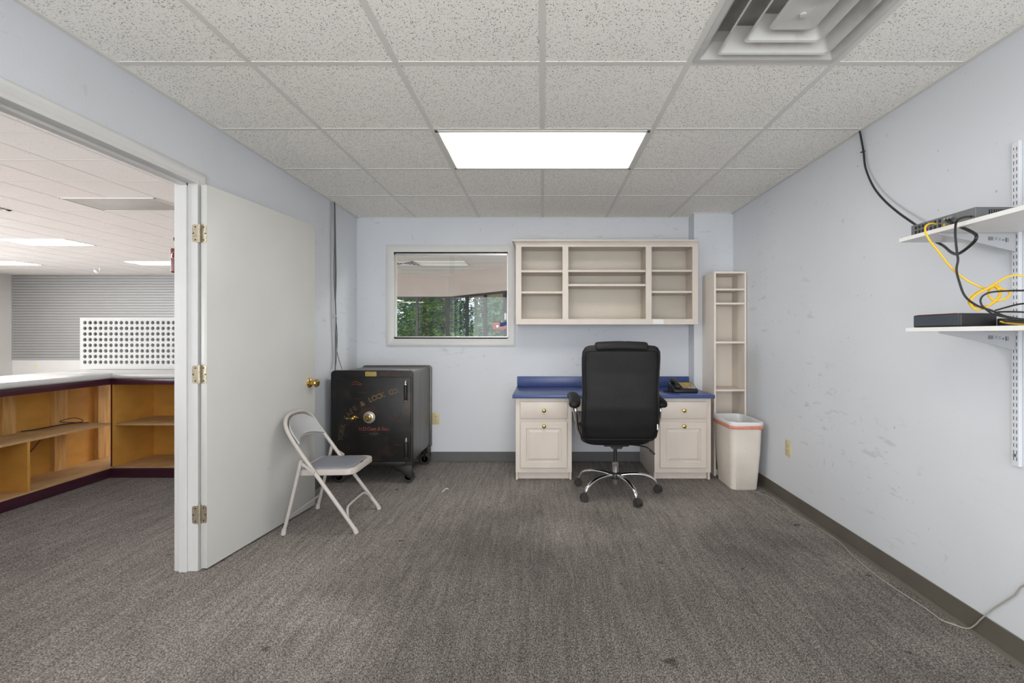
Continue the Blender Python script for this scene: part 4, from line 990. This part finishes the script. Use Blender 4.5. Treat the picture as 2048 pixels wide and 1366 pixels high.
MB().tube([(-1.188, YN-.002, .066), (-1.200, YN+.010, .100), (-1.218, YN+.05, .134), (-1.226, YN+.10, .140), (-1.226, YF-.10, .140), (-1.218, YF-.05, .134), (-1.200, YF-.010, .100), (-1.188, YF+.002, .066)], .0075, seg=10, smooth=5).build('stretcher', M['chairmetal'], fc)
MB().tube([(-1.558, YN-.016, .10), (-1.558, YM, .10), (-1.558, YF+.016, .10)], .006, seg=8, smooth=0).build('stretcher', M['chairmetal'], fc)
for p, q in (((-1.140, YN-.004, .0015), (-1.154, YN-.004, .034)), ((-1.140, YF+.004, .0015), (-1.154, YF+.004, .034)), ((-1.579, YN-.022, .0015), (-1.574, YN-.021, .036)), ((-1.579, YF+.022, .0015), (-1.574, YF+.021, .036))):
    MB().tube([p, (Vector(p)+Vector(q))/2, q], lambda t: .0150-.0015*t, seg=12, smooth=2).build('foot_cap', M['chairmetal'], fc)

# ------------------------------------------------------------------ showroom counter
cn = thing('shop_counter', 'L-shaped showroom counter with ochre open shelves and burgundy trim', 'counter', (-3.7, 3.6, 0))
KX, KY_ = -3.69, 3.94; XBK = -4.07
BY0 = -.8
R_ = 'orange'
b = MB(); b.box(XBK-.015, XBK, BY0, 4.40, .08, .845); b.build('back_panel', M['orange'], cn)       # long run
b = MB(); b.box(KX, -2.2, 4.34, 4.355, .08, .845); b.build('back_panel', M['orange'], cn)
MB().box(XBK+.001, KX-.001, BY0, 4.335, .080, .092).build('bottom_shelf', M['shelfboard'], cn); MB().box(KX+.019, -2.2, KY_+.001, 4.339, .080, .092).build('bottom_shelf', M['shelfboard'], cn)
MB().box(XBK+.001, KX-.003, BY0, 3.93, .450, .468).build('shelf', M['shelfboard'], cn); MB().box(KX+.019, -2.2, KY_+.012, 4.339, .442, .458).build('shelf', M['shelfboard'], cn)
MB().box(KX, KX+.018, KY_+.001, 4.339, .0925, .80).build('divider', M['orange'], cn)
MB().box(XBK+.001, KX-.004, 3.295, 3.313, .0925, .4495).build('divider', M['orange'], cn)
for x in (-2.62,): MB().box(x, x+.018, KY_+.002, 4.338, .0925, .80).build('divider', M['orange'], cn)
for y0, y1, w_ in ((3.43, 3.52, .04), (3.796, 3.90, .04), (4.17, 4.27, .04), (2.6, 2.7, .04), (1.8, 1.9, .04)):
    MB().box(XBK+.001, XBK+.039, y0, y1, .0925, .845).build('stud', M['pine'], cn)
MB().box(-2.98, -2.88, 4.30, 4.339, .0925, .845).build('stud', M['pine'], cn)
b = MB(); b.box(KX-.019, KX, BY0, KY_-.019, .001, .0795, .003); b.box(KX-.019, -2.2, KY_-.019, KY_, .001, .0795, .003); b.build('kick_rail', M['burg'], cn)
b = MB(); b.box(KX-.019, KX, BY0, KY_-.0195, .795, .846, .002); b.box(KX-.019, -2.2, KY_-.019, KY_, .795, .846, .002); b.build('top_rail', M['burg'], cn)
MB().box(KX-.014, KX-.0005, KY_+.001, KY_+.02, .0925, .845).build('corner_post', M['burg'], cn)
wt = thing('counter_worktop', 'white L-shaped laminate worktop on the showroom counter', 'worktop', (-3.9, 3.6, .847))
def nose(pts, inner=False): return pts
zt0, zt1 = .847, .893
b = MB(); b.prism([(zt0+0, 0)], 'x', 0, 0) if False else None
prof_n = [(0, zt0), (.012, zt0+.001), (.021, zt0+.010), (.023, zt0+.023), (.020, zt0+.036), (.010, zt1-.001), (0, zt1)]
run1 = [(-.62, zt0)]+[(a-.0, z_) for a, z_ in prof_n]+[(-.62, zt1)]
b.prism([(KX+a, z_) for a, z_ in run1], 'y', BY0, KY_-.07)
# rounded inner corner piece then the cross run
R = []
for k in range(7):
    a = k/6*PI/2; R.append([Vector((KX+.06-(.06-aa)*math.cos(a)+0*math.sin(a), KY_-.07+(.06-aa)*math.sin(a), z_)) if False else Vector((KX+aa, KY_-.07+k*.01, z_)) for aa, z_ in run1])
b.loft(R)
b.box(KX-.62, -2.2, KY_-.008, 4.40, zt0, zt1, .002)
b.prism([(KY_-.008-a, z_) for a, z_ in prof_n], 'x', KX+.024, -2.2)
b.build('worktop', M['countertop'], wt)
# hole board
hbd = MB(); hx0, hz0 = XX(172, 4.42), .90; cw, chh = .0495, .0535; ncol, nrow = 42, 8
yb0, yb1 = 4.362, 4.380; zz0 = .935
vs, fs = [], []
def add(v): vs.append(v); return len(vs)-1
NS = 16
for i in range(ncol):
    for jn in range(nrow):
        cx = hx0+.022+cw*(i+.5); cz_ = zz0+chh*(jn+.5); inner0, inner1, outer = [], [], []
        for k in range(NS):
            a = 2*PI*(k+.5)/NS; c_, s_ = math.cos(a), math.sin(a); mxx = max(abs(c_), abs(s_))
            inner0.append(add((cx+.0172*c_, yb0, cz_+.0172*s_))); inner1.append(add((cx+.0172*c_, yb1, cz_+.0172*s_)))
            ox, oz = c_/mxx, s_/mxx
            if abs(abs(c_)-abs(s_)) < 1e-6: pass
            outer.append(add((cx+cw/2*ox, yb0, cz_+chh/2*oz)))
        for k in range(NS):
            k2 = (k+1) % NS; fs.append((outer[k], outer[k2], inner0[k2], inner0[k])); fs.append((inner0[k], inner0[k2], inner1[k2], inner1[k]))
            a0 = vs[outer[k]]; a1 = vs[outer[k2]]
            if abs(a0[0]-a1[0]) > 1e-6 and abs(a0[2]-a1[2]) > 1e-6:
                corner = add((a0[0] if abs(abs(a0[0]-cx)-cw/2) < 1e-6 else a1[0], yb0, a0[2] if abs(abs(a0[2]-cz_)-chh/2) < 1e-6 else a1[2])); fs.append((outer[k], corner, outer[k2]))
hbd.quads(vs, fs)
hX1 = hx0+.022+cw*ncol; hZ1 = zz0+chh*nrow
hbd.box(hx0, hx0+.022, yb0, yb1, .895, hZ1+.022); hbd.box(hX1, hX1+.022, yb0, yb1, .895, hZ1+.022); hbd.box(hx0+.022, hX1, yb0, yb1, .895, zz0); hbd.box(hx0+.022, hX1, yb0, yb1, hZ1, hZ1+.022)
for jn in range(1, nrow): hbd.box(hx0+.022, hX1, yb0-.0012, yb0, zz0+chh*jn-.0008, zz0+chh*jn+.0008)
rk = thing('tube_rack', 'white rack board of round holes in rows, standing on the showroom worktop', 'rack', ((hx0+hX1)/2, 4.39, .894))
hbd.build('hole_board', M['rack'], rk, smooth=False)
MB().box(hx0, hX1+.022, 4.475, 4.485, .895, hZ1+.022).build('back_board', M['rack'], rk)
b = MB(); b.box(hx0, hx0+.012, yb1, 4.475, .895, hZ1+.022); b.box(hX1+.01, hX1+.022, yb1, 4.475, .895, hZ1+.022); b.box(hx0, hX1+.022, yb1, 4.475, hZ1+.012, hZ1+.022); b.build('side_board', M['rack'], rk)
# loose wires inside the counter
b = MB(); b.tube([(-3.95, 3.93, .474), (-4.0, 3.80, .474), (-3.99, 3.62, .474), (-4.03, 3.55, .474)], .004, seg=6); b.tube([(-3.95, 3.93, .474), (-3.88, 3.88, .50), (-3.90, 3.82, .53), (-3.99, 3.80, .50), (-3.85, 3.90, .476)], .003, seg=6)
tag(b.build('loose_cable', M['cable']), 'black cable lying on the middle shelf of the showroom counter', 'cable')
b = MB(); b.tube([(-4.055, 3.75, .445), (-4.04, 3.70, .38), (-4.05, 3.60, .26), (-4.0, 3.45, .20), (-4.02, 3.36, .096)], .004, seg=6)
tag(b.build('loose_cable', M['greycable']), 'grey cable drooping below the middle shelf of the showroom counter', 'cable')
# red case on a hook at the back of the wall
rc = thing('hanging_case', 'small dark red hanging case with a metal ring, just behind the door frame', 'case', (-1.94, 2.46, 1.54))
b = MB(); b.box(-1.972, -1.912, 2.430, 2.52, ZZ(545, 2.43), ZZ(496, 2.43), .008, 3); b.build('pouch', M['redcase'], rc)
b = MB(); b.tube([Vector((-1.948+.011*math.cos(a), 2.428, ZZ(511, 2.43)+.016*math.sin(a))) for a in [2*PI*k/16 for k in range(16)]], .0022, seg=6, closed=True, smooth=2); b.build('ring', M['chrome'], rc)
b = MB(); b.tube([(-1.893, 2.47, ZZ(478, 2.43)), (-1.930, 2.46, ZZ(480, 2.43)), (-1.955, 2.45, ZZ(477, 2.43))], .006, seg=8); b.sph((-1.957, 2.45, ZZ(477, 2.43)), .011); b.tube([(-1.945, 2.455, ZZ(478, 2.43)), (-1.940, 2.46, ZZ(488, 2.43)), (-1.945, 2.465, ZZ(497, 2.43))], .003, seg=6); b.build('hook', M['blackplastic'], rc)

# ------------------------------------------------------------------ wall shelving on the right
def up_slots(b, y0, y1, x, z0, z1):
    z_ = z0+.02
    while z_ < z1-.03:
        for y in (y0+.0065, y1-.0085): b.box(x-.0004, x+.001, y, y+.0022, z_, z_+.014, mi=1)
        z_ += .025
UY0, UY1, UXF = 1.694, 1.720, RX-.014
b = MB(); b.box(UXF, RX-.0005, UY0, UY1, .73, 1.936, .001, 1, mi=0); up_slots(b, UY0, UY1, UXF, .73, 1.936)
for z_ in (.77, 1.90): b.cyl((UXF-.002, (UY0+UY1)/2, z_), (UXF, (UY0+UY1)/2, z_), .006, seg=12, mi=2)
sd_ = b.build('shelf_standard', [M['standard'], M['dark'], M['steel']]); tag(sd_, 'white twin-slot shelf standard screwed upright to the right wall', 'shelf standard')
def bracket(zb, lab):
    t = thing('shelf_bracket', lab, 'bracket', (1.6, 1.707, zb-.07), 'grey shelf brackets on the right wall')
    b = MB(); q = [(UXF-.001, zb-.0005), (1.472, zb-.0005), (1.472, zb-.006), (1.60, zb-.032), (UXF-.001, zb-.070)]
    b.prism(q, 'y', 1.704, 1.7085); b.box(1.480, UXF-.001, 1.699, 1.7135, zb-.003, zb-.0005); b.build('arm', M['bracket'], t)
    b = MB(); y = 1.7036
    for k in range(9): b.box(1.652+k*.0022, 1.652+k*.0022+(.0013 if k % 3 else .0007), y, y+.0003, zb-.028, zb-.014)
    for k in range(3): b.box(1.677, 1.686, y, y+.0003, zb-.018-k*.004, zb-.0165-k*.004); b.box(1.690, 1.700, y, y+.0003, zb-.020-k*.004, zb-.0188-k*.004)
    b.box(1.716, 1.722, y, y+.0003, zb-.034, zb-.018); b.box(1.725, 1.7275, y, y+.0003, zb-.034, zb-.018); b.build('printed_label', M['ink'], t)
    MB().cyl((1.708, y, zb-.0265), (1.708, y+.0003, zb-.0265), .0035, seg=16).build('logo_dot', M['bluedot'], t)
bracket(1.5955, 'grey bracket with printed label under the upper white wall shelf'); bracket(1.2295, 'grey bracket with printed label under the lower white wall shelf')
tag(MB().box(1.460, RX-.0145, 1.10, 1.882, 1.596, 1.6118, .001, 1).build('wall_shelf', M['shelfw']), 'upper white wall shelf on the right wall carrying the network switch', 'shelf', 'white wall shelves')
tag(MB().box(1.460, RX-.0145, 1.10, 1.848, 1.230, 1.2458, .001, 1).build('wall_shelf', M['shelfw']), 'lower white wall shelf on the right wall carrying the black modem', 'shelf', 'white wall shelves')
# network switch
ns = thing('network_switch', 'grey rack network switch with rows of ports, on the upper white shelf', 'network switch', (1.6, 1.71, 1.612))
nx0, nx1, ny0, ny1, nz0, nz1 = 1.484, 1.74, 1.575, 1.850, 1.6125, 1.656
MB().box(nx0, nx1, ny0, ny1, nz0, nz1, .0012, 1).build('case', M['switch'], ns)
def port(y, z_, w_=.011, h_=.0125):
    return MB().box(nx0-.0006, nx0+.002, y-w_/2, y+w_/2, z_-h_/2, z_+h_/2)
def yx(px): return 1.484*F/(px-CX)
for px in (1832, 1839, 1846, 1852.5, 1862, 1870, 1879.5):
    for z_ in (nz0+.012, nz0+.030): port(yx(px), z_).build('port', M['dark'], ns)
MB().box(nx0-.0008, nx0+.001, yx(1888)-.006, yx(1888)+.004, nz0+.006, nz0+.016).build('yellow_label', M['keyy'], ns)
b = MB()
for px in (1896, 1903, 1909): b.cyl((nx0-.014, yx(px), nz0+.028), (nx0, yx(px), nz0+.028), .0045, seg=12)
b.build('connector', M['chrome'], ns)
b = MB()
for k in range(26): b.box(1.53+k*.008, 1.534+k*.008, ny0-.0005, ny0+.001, nz0+.008, nz1-.008)
b.build('vent_slots', M['dark'], ns)
# modem
md = thing('modem', 'slim black modem with a thin red line along its top, on the lower white shelf', 'modem', (1.55, 1.73, 1.246))
MB().box(1.480, 1.61, 1.626, 1.8355, 1.2465, 1.2945, .005, 3).build('case', M['modemd'], md)
MB().box(1.4785, 1.4806, 1.632, 1.830, 1.252, 1.290, .0008, 1).build('front_panel', M['modem'], md)
MB().box(1.4795, 1.484, 1.645, 1.815, 1.2943, 1.2955).build('red_line', M['redstripe'], md)
b = MB()
for k in range(12): b.box(1.4788, 1.4803, 1.66+k*.0125, 1.667+k*.0125, 1.2478, 1.2505)
b.build('vent_slots', M['dark'], md)
b = MB(); b.box(1.60, 1.66, 1.58, 1.62, 1.2465, 1.275, .004); b.tube([(1.60, 1.60, 1.262), (1.56, 1.55, 1.262), (1.53, 1.45, 1.262), (1.52, 1.2, 1.262)], .003, seg=8)
tag(b.build('power_adapter', M['blackplastic']), 'black power adapter with its lead, beside the modem on the lower shelf', 'power adapter')

# ------------------------------------------------------------------ cables
def cab(name, pts, r, m, lab, cat='cable', group=None, seg=8, smooth=6):
    o = MB().tube(pts, r, seg=seg, smooth=smooth).build(name, m); return tag(o, lab, cat, group)
# thick black cable from the ceiling behind the switch
pts = [P(1719, 262, 2.535)]
for px, py, X in ((1721, 270, 1.755), (1727, 303, 1.757), (1731, 335, 1.752), (1745, 370, 1.740), (1765, 397, 1.728), (1795, 424, 1.71), (1833, 451, 1.69)): pts.append(XP(px, py, X))
c1 = pts+[P(1846, 463, 1.97), P(1864, 479, 1.935), P(1886, 491, 1.89), P(1903, 505, 1.76), P(1918, 507, 1.65), P(1945, 487, 1.58), P(1953, 473, 1.56), P(1944, 464, 1.60), P(1915, 451, 1.63), P(1893, 441, yx(1895))]
cab('coaxial_cable', c1, .0052, M['cable'], 'thick black cable from the ceiling that loops under the upper shelf into the switch')
b = MB().box(-.008, .008, -.004, .004, -.006, .006, .002)
pc = XP(1727, 303, 1.764)
b = MB().tube([pc+Vector((.004, -.008, 0)), pc+Vector((-.012, -.006, -.003)), pc+Vector((-.012, .006, -.003)), pc+Vector((.004, .008, 0))], .0028, seg=6); tag(b.build('cable_clip', M['greycable']), 'small grey cable clip holding the black cable to the right wall', 'cable clip')
# second black cable down from the switch
c2 = [P(1943, 433, 1.585), P(1930, 434, 1.57), P(1915, 440, 1.585), P(1911, 452, 1.60), P(1911, 475, 1.61), P(1914, 505, 1.61), P(1916, 520, 1.61), P(1913, 540, 1.61), P(1919, 565, 1.60), P(1930, 592, 1.59), P(1952, 610, 1.58), P(1985, 622, 1.55), P(2012, 633, 1.50), P(2052, 640, 1.44)]
cab('network_cable', c2, .0036, M['cable'], 'black cable hanging from the switch down to the modem')
c3 = [P(2075, 580, 1.46), P(2048, 581, 1.50), P(2020, 581.5, 1.53), P(1985, 584, 1.56), P(1968, 590, 1.57), P(1961, 600, 1.575), P(1965, 612, 1.57), P(1982, 626, 1.56), P(2000, 632, 1.55), P(2015, 634.5, 1.53), P(2060, 641, 1.45)]
cab('network_cable', c3, .0030, M['cable'], 'thin black cable curving above the lower shelf at the photo edge')
c4 = [P(1990, 621, 1.56), P(2015, 614, 1.54), P(2040, 608, 1.50), P(2075, 606, 1.44)]
cab('network_cable', c4, .0028, M['cable'], 'short black cable rising right from the modem over the lower shelf')
cab('network_cable', [P(1995, 624, 1.56), P(2022, 623.5, 1.52), P(2070, 625, 1.45)], .0028, M['cable'], 'black cable running level just above the lower shelf')
# yellow patch cable with a coil
y1 = [P(1873, 448, yx(1873)-.01), P(1862, 447, 1.70), P(1852, 452, 1.69), P(1851, 464, 1.68), P(1860, 482, 1.67), P(1880, 507, 1.65), P(1903, 536, 1.63), P(1930, 558, 1.62), P(1958, 573, 1.60), P(1975, 577, 1.59)]
y1 += [P(1998, 577, 1.575), P(2016, 582, 1.565), P(2019, 590, 1.56), P(2005, 600, 1.565), P(1985, 599, 1.575), P(1976, 588, 1.58), P(1982, 577, 1.585), P(1996, 571, 1.58), P(2001, 584, 1.575), P(1995, 600, 1.58), P(1975, 612, 1.59), P(1950, 612.5, 1.60), P(1938, 606, 1.605), P(1942, 594, 1.60), P(1960, 582, 1.59), P(1978, 576, 1.58), P(1992, 573, 1.575), P(1999, 590, 1.57), P(1982, 608, 1.575), P(1958, 620, 1.585), P(1943, 612, 1.59), P(1943, 598, 1.585), P(1957, 586, 1.58), P(1975, 577, 1.57), P(1992, 566, 1.565), P(2012, 555, 1.56), P(2030, 550.5, 1.55), P(2048, 552, 1.54), P(2075, 556, 1.52)]
cab('patch_cable', y1, .0034, M['yellow'], 'yellow patch cable hanging from the switch and coiled above the modem', smooth=5)
cab('patch_cable', [P(2001, 643, 1.57), P(2015, 646, 1.54), P(2035, 648, 1.50), P(2070, 650, 1.44)], .0030, M['yellow'], 'short yellow cable lying on the lower shelf right of the modem')
# bundle on the left wall
LXW = LX+.022
def lp(px, py, x=LXW): return XP(px, py, x)
cab('wall_cable', [lp(669, 404), lp(670, 470), lp(671, 540), lp(670.5, 590), lp(672, 640), lp(671, 680), lp(670.5, 742, LX+.03)], .0045, M['greycable'], 'thickest dark cable hanging from the ceiling in the left corner', group='cables hanging in the left corner')
cab('wall_cable', [lp(668.5, 404, LX+.014), lp(669, 480, LX+.014), lp(668.5, 560, LX+.014), lp(671.5, 630, LX+.014), lp(673, 680, LX+.014), lp(674.5, 706, LX+.014), lp(684, 739, LX+.05)], .0030, M['greycable'], 'thin dark cable in the left corner that kicks right above the safe', group='cables hanging in the left corner')
cab('wall_cable', [lp(670, 404, LX+.016), lp(671.5, 490, LX+.016), lp(672.5, 560, LX+.016), lp(671, 620, LX+.016), lp(674.5, 670, LX+.016), lp(673, 715, LX+.016), lp(671.5, 730, LX+.016)], .0028, M['greycable'], 'short cable in the left corner ending just above the safe', group='cables hanging in the left corner')
cab('wall_cable', [lp(662, 404, LX+.006), lp(661.5, 480, LX+.006), lp(662, 560, LX+.006), lp(663, 640, LX+.006), lp(666, 715, LX+.006), lp(663, 738, LX+.006)], .0026, M['cord'], 'pale thin cable against the wall left of the dark cables', group='cables hanging in the left corner')
tag(MB().tube([lp(669, 629, LX+.002), lp(672, 632, LX+.033), lp(674, 634, LX+.002)], .003, seg=6).build('cable_tie', M['paper']), 'white cable tie around the dark cables in the left corner', 'cable tie')
# phone cord along the right wall
fpts = [(1505, 982), (1530, 990), (1545, 999), (1557, 1009), (1572, 1014), (1590, 1030), (1620, 1046), (1650, 1064), (1682, 1086), (1697, 1103), (1712, 1117), (1745, 1145), (1790, 1177), (1840, 1209), (1880, 1238), (1905, 1248)]
pts = [P(px, py, F*(CZ-.004)/(py-CY)) for px, py in fpts]
pts = [Vector((min(p.x, RX-.024), p.y, .004)) for p in pts]
last = pts[-1]
pts += [XP(1934, 1257, RX-.020), XP(1950, 1250, RX-.012), XP(1962, 1238, RX-.011), XP(1985, 1219, RX-.006), XP(2010, 1203, RX-.005), XP(2030, 1190, RX-.005), XP(2060, 1168, RX-.005), Vector((RX-.005, 1.45, .42)), Vector((RX-.005, 1.1, .60)), Vector((RX-.005, .70, .72))]
for p in pts: p.z = max(p.z, .004)
cab('telephone_cord', pts, .0026, M['cord'], 'thin beige telephone cord lying along the foot of the right wall', 'cord')
# debris on the carpet
tag(MB().tube([P(885, 984, F*CZ/(984-CY))+Vector((0, 0, .003)), P(892, 978, F*CZ/(978-CY))+Vector((0, 0, .004)), P(897, 979, F*CZ/(979-CY))+Vector((0, 0, .003))], .0035, seg=6).build('paper_scrap', M['paper']), 'tiny white paper scrap on the carpet in front of the safe', 'scrap')

# ------------------------------------------------------------------ trees outside
def conifer(h, rad, n_br, seed, lsz, lw):
    rnd = random.Random(seed); vs, fs = [], []
    for i in range(n_br):
        t = rnd.random()**.85; z_ = .15+t*(h-.2); L_ = rad*(1-t*.80)*(.7+.4*rnd.random()); a = rnd.random()*2*PI
        d = Vector((math.cos(a), math.sin(a), 0)); sd = Vector((-d.y, d.x, 0))
        for k in range(30):
            u = rnd.random()**.6; wd = .30*L_*(1-u)*.9+.05
            p = d*(L_*u)+sd*rnd.uniform(-wd, wd)+Vector((0, 0, z_+.18*u*L_-.32*u*u*L_+rnd.uniform(-.025, .025)))
            ax = (d*rnd.uniform(.5, 1)+sd*rnd.uniform(-.9, .9)+Vector((0, 0, rnd.uniform(-.35, .2)))).normalized(); nn = ax.cross(Vector((rnd.uniform(-.4, .4), rnd.uniform(-.4, .4), 1))).normalized()
            l_ = lsz*rnd.uniform(.7, 1.4); w_ = lw*rnd.uniform(.7, 1.3); b0 = len(vs)
            vs += [p-ax*l_/2, p+nn*w_/2+Vector((0, 0, .006)), p+ax*l_/2, p-nn*w_/2+Vector((0, 0, .006))]; fs.append((b0, b0+1, b0+2, b0+3))
    return vs, fs
def shrub(h, rad, n, seed, lsz, lw):
    rnd = random.Random(seed); vs, fs = [], []
    blobs = [(Vector((rnd.uniform(-rad*.6, rad*.6), rnd.uniform(-rad*.6, rad*.6), rnd.uniform(.15*h, .85*h))), rnd.uniform(.3, .55)*rad) for _ in range(34)]
    for i in range(n):
        c_, r_ = rnd.choice(blobs); v = Vector((rnd.gauss(0, 1), rnd.gauss(0, 1), rnd.gauss(0, 1))).normalized()*r_*rnd.uniform(.75, 1.05); p = c_+v
        if p.z < .02: p.z = .02+rnd.random()*.2
        ax = (v.normalized()+Vector((rnd.uniform(-1, 1), rnd.uniform(-1, 1), rnd.uniform(-1, .6)))).normalized(); nn = ax.cross(v.normalized()+Vector((.01, .02, .03))).normalized()
        l_ = lsz*rnd.uniform(.7, 1.3); w_ = lw*rnd.uniform(.7, 1.3); b0 = len(vs)
        vs += [p-ax*l_/2, p+nn*w_/2, p+ax*l_/2, p-nn*w_/2]; fs.append((b0, b0+1, b0+2, b0+3))
    return vs, fs
protos = {}
def plant(kind, x, y, s, rot, lab, cat='tree'):
    if kind not in protos:
        vs, fs = {'con': lambda: conifer(5.5, 1.7, 620, 5, .15, .045), 'shr': lambda: shrub(4.6, 1.7, 17000, 8, .15, .075), 'low': lambda: shrub(2.0, 1.3, 7000, 11, .10, .05)}[kind]()
        m_ = {'con': 'leafA', 'shr': 'leafB', 'low': 'leafC'}[kind]; hh = {'con': 5.2, 'shr': 3.2, 'low': 1.0}[kind]
        t = thing({'con': 'conifer_tree', 'shr': 'broadleaf_tree', 'low': 'garden_shrub'}[kind], lab, cat, (0, 0, 0), 'trees and shrubs outside the showroom windows')
        MB().quads(vs, fs).build('foliage', M[m_], t, smooth=False)
        MB().tube([(0, 0, -.06), (.03, .02, hh*.4), (0, .03, hh*.75), (.02, 0, hh)], lambda u: .09*(1-.8*u), seg=8).build('trunk', M['bark'], t); protos[kind] = t
    else: t = copy_tree(protos[kind]); t['label'] = lab; t['category'] = cat
    t.location = (x, y, 0.0); t.rotation_euler = (0, 0, rot); t.scale = (s, s, s); return t
for i, (k_, x, y, s_, lab) in enumerate((
    ('con', -4.2, 16.3, 1.0, 'feathery bright green conifer between the two left window mullions'),
    ('shr', -6.9, 16.8, 1.0, 'bluish broadleaf tree left of the bright conifer'),
    ('shr', -1.55, 16.9, 1.0, 'broadleaf tree beside the entrance door glazing'),
    ('con', 1.2, 17.2, 1.1, 'conifer beyond the entrance on the right'),
    ('low', -5.3, 14.6, .62, 'yellow-green shrub low at the left of the window view'),
    ('low', -2.75, 14.7, .62, 'yellow-green shrub behind the corner mullion'),
    ('con', -2.9, 20.2, 1.25, 'tall conifer in the middle of the back row'),
    ('con', -6.9, 21.0, 1.25, 'tall conifer in the back row on the left'),
    ('shr', -5.0, 19.8, 1.05, 'large broadleaf tree in the back row between two conifers'),
    ('shr', -.4, 20.6, 1.2, 'large broadleaf tree in the back row on the right'),
    ('con', 3.2, 20.5, 1.2, 'tall conifer at the far right of the back row'))):
    plant(k_, x, y, s_, i*1.3, lab, 'shrub' if k_ == 'low' else 'tree')
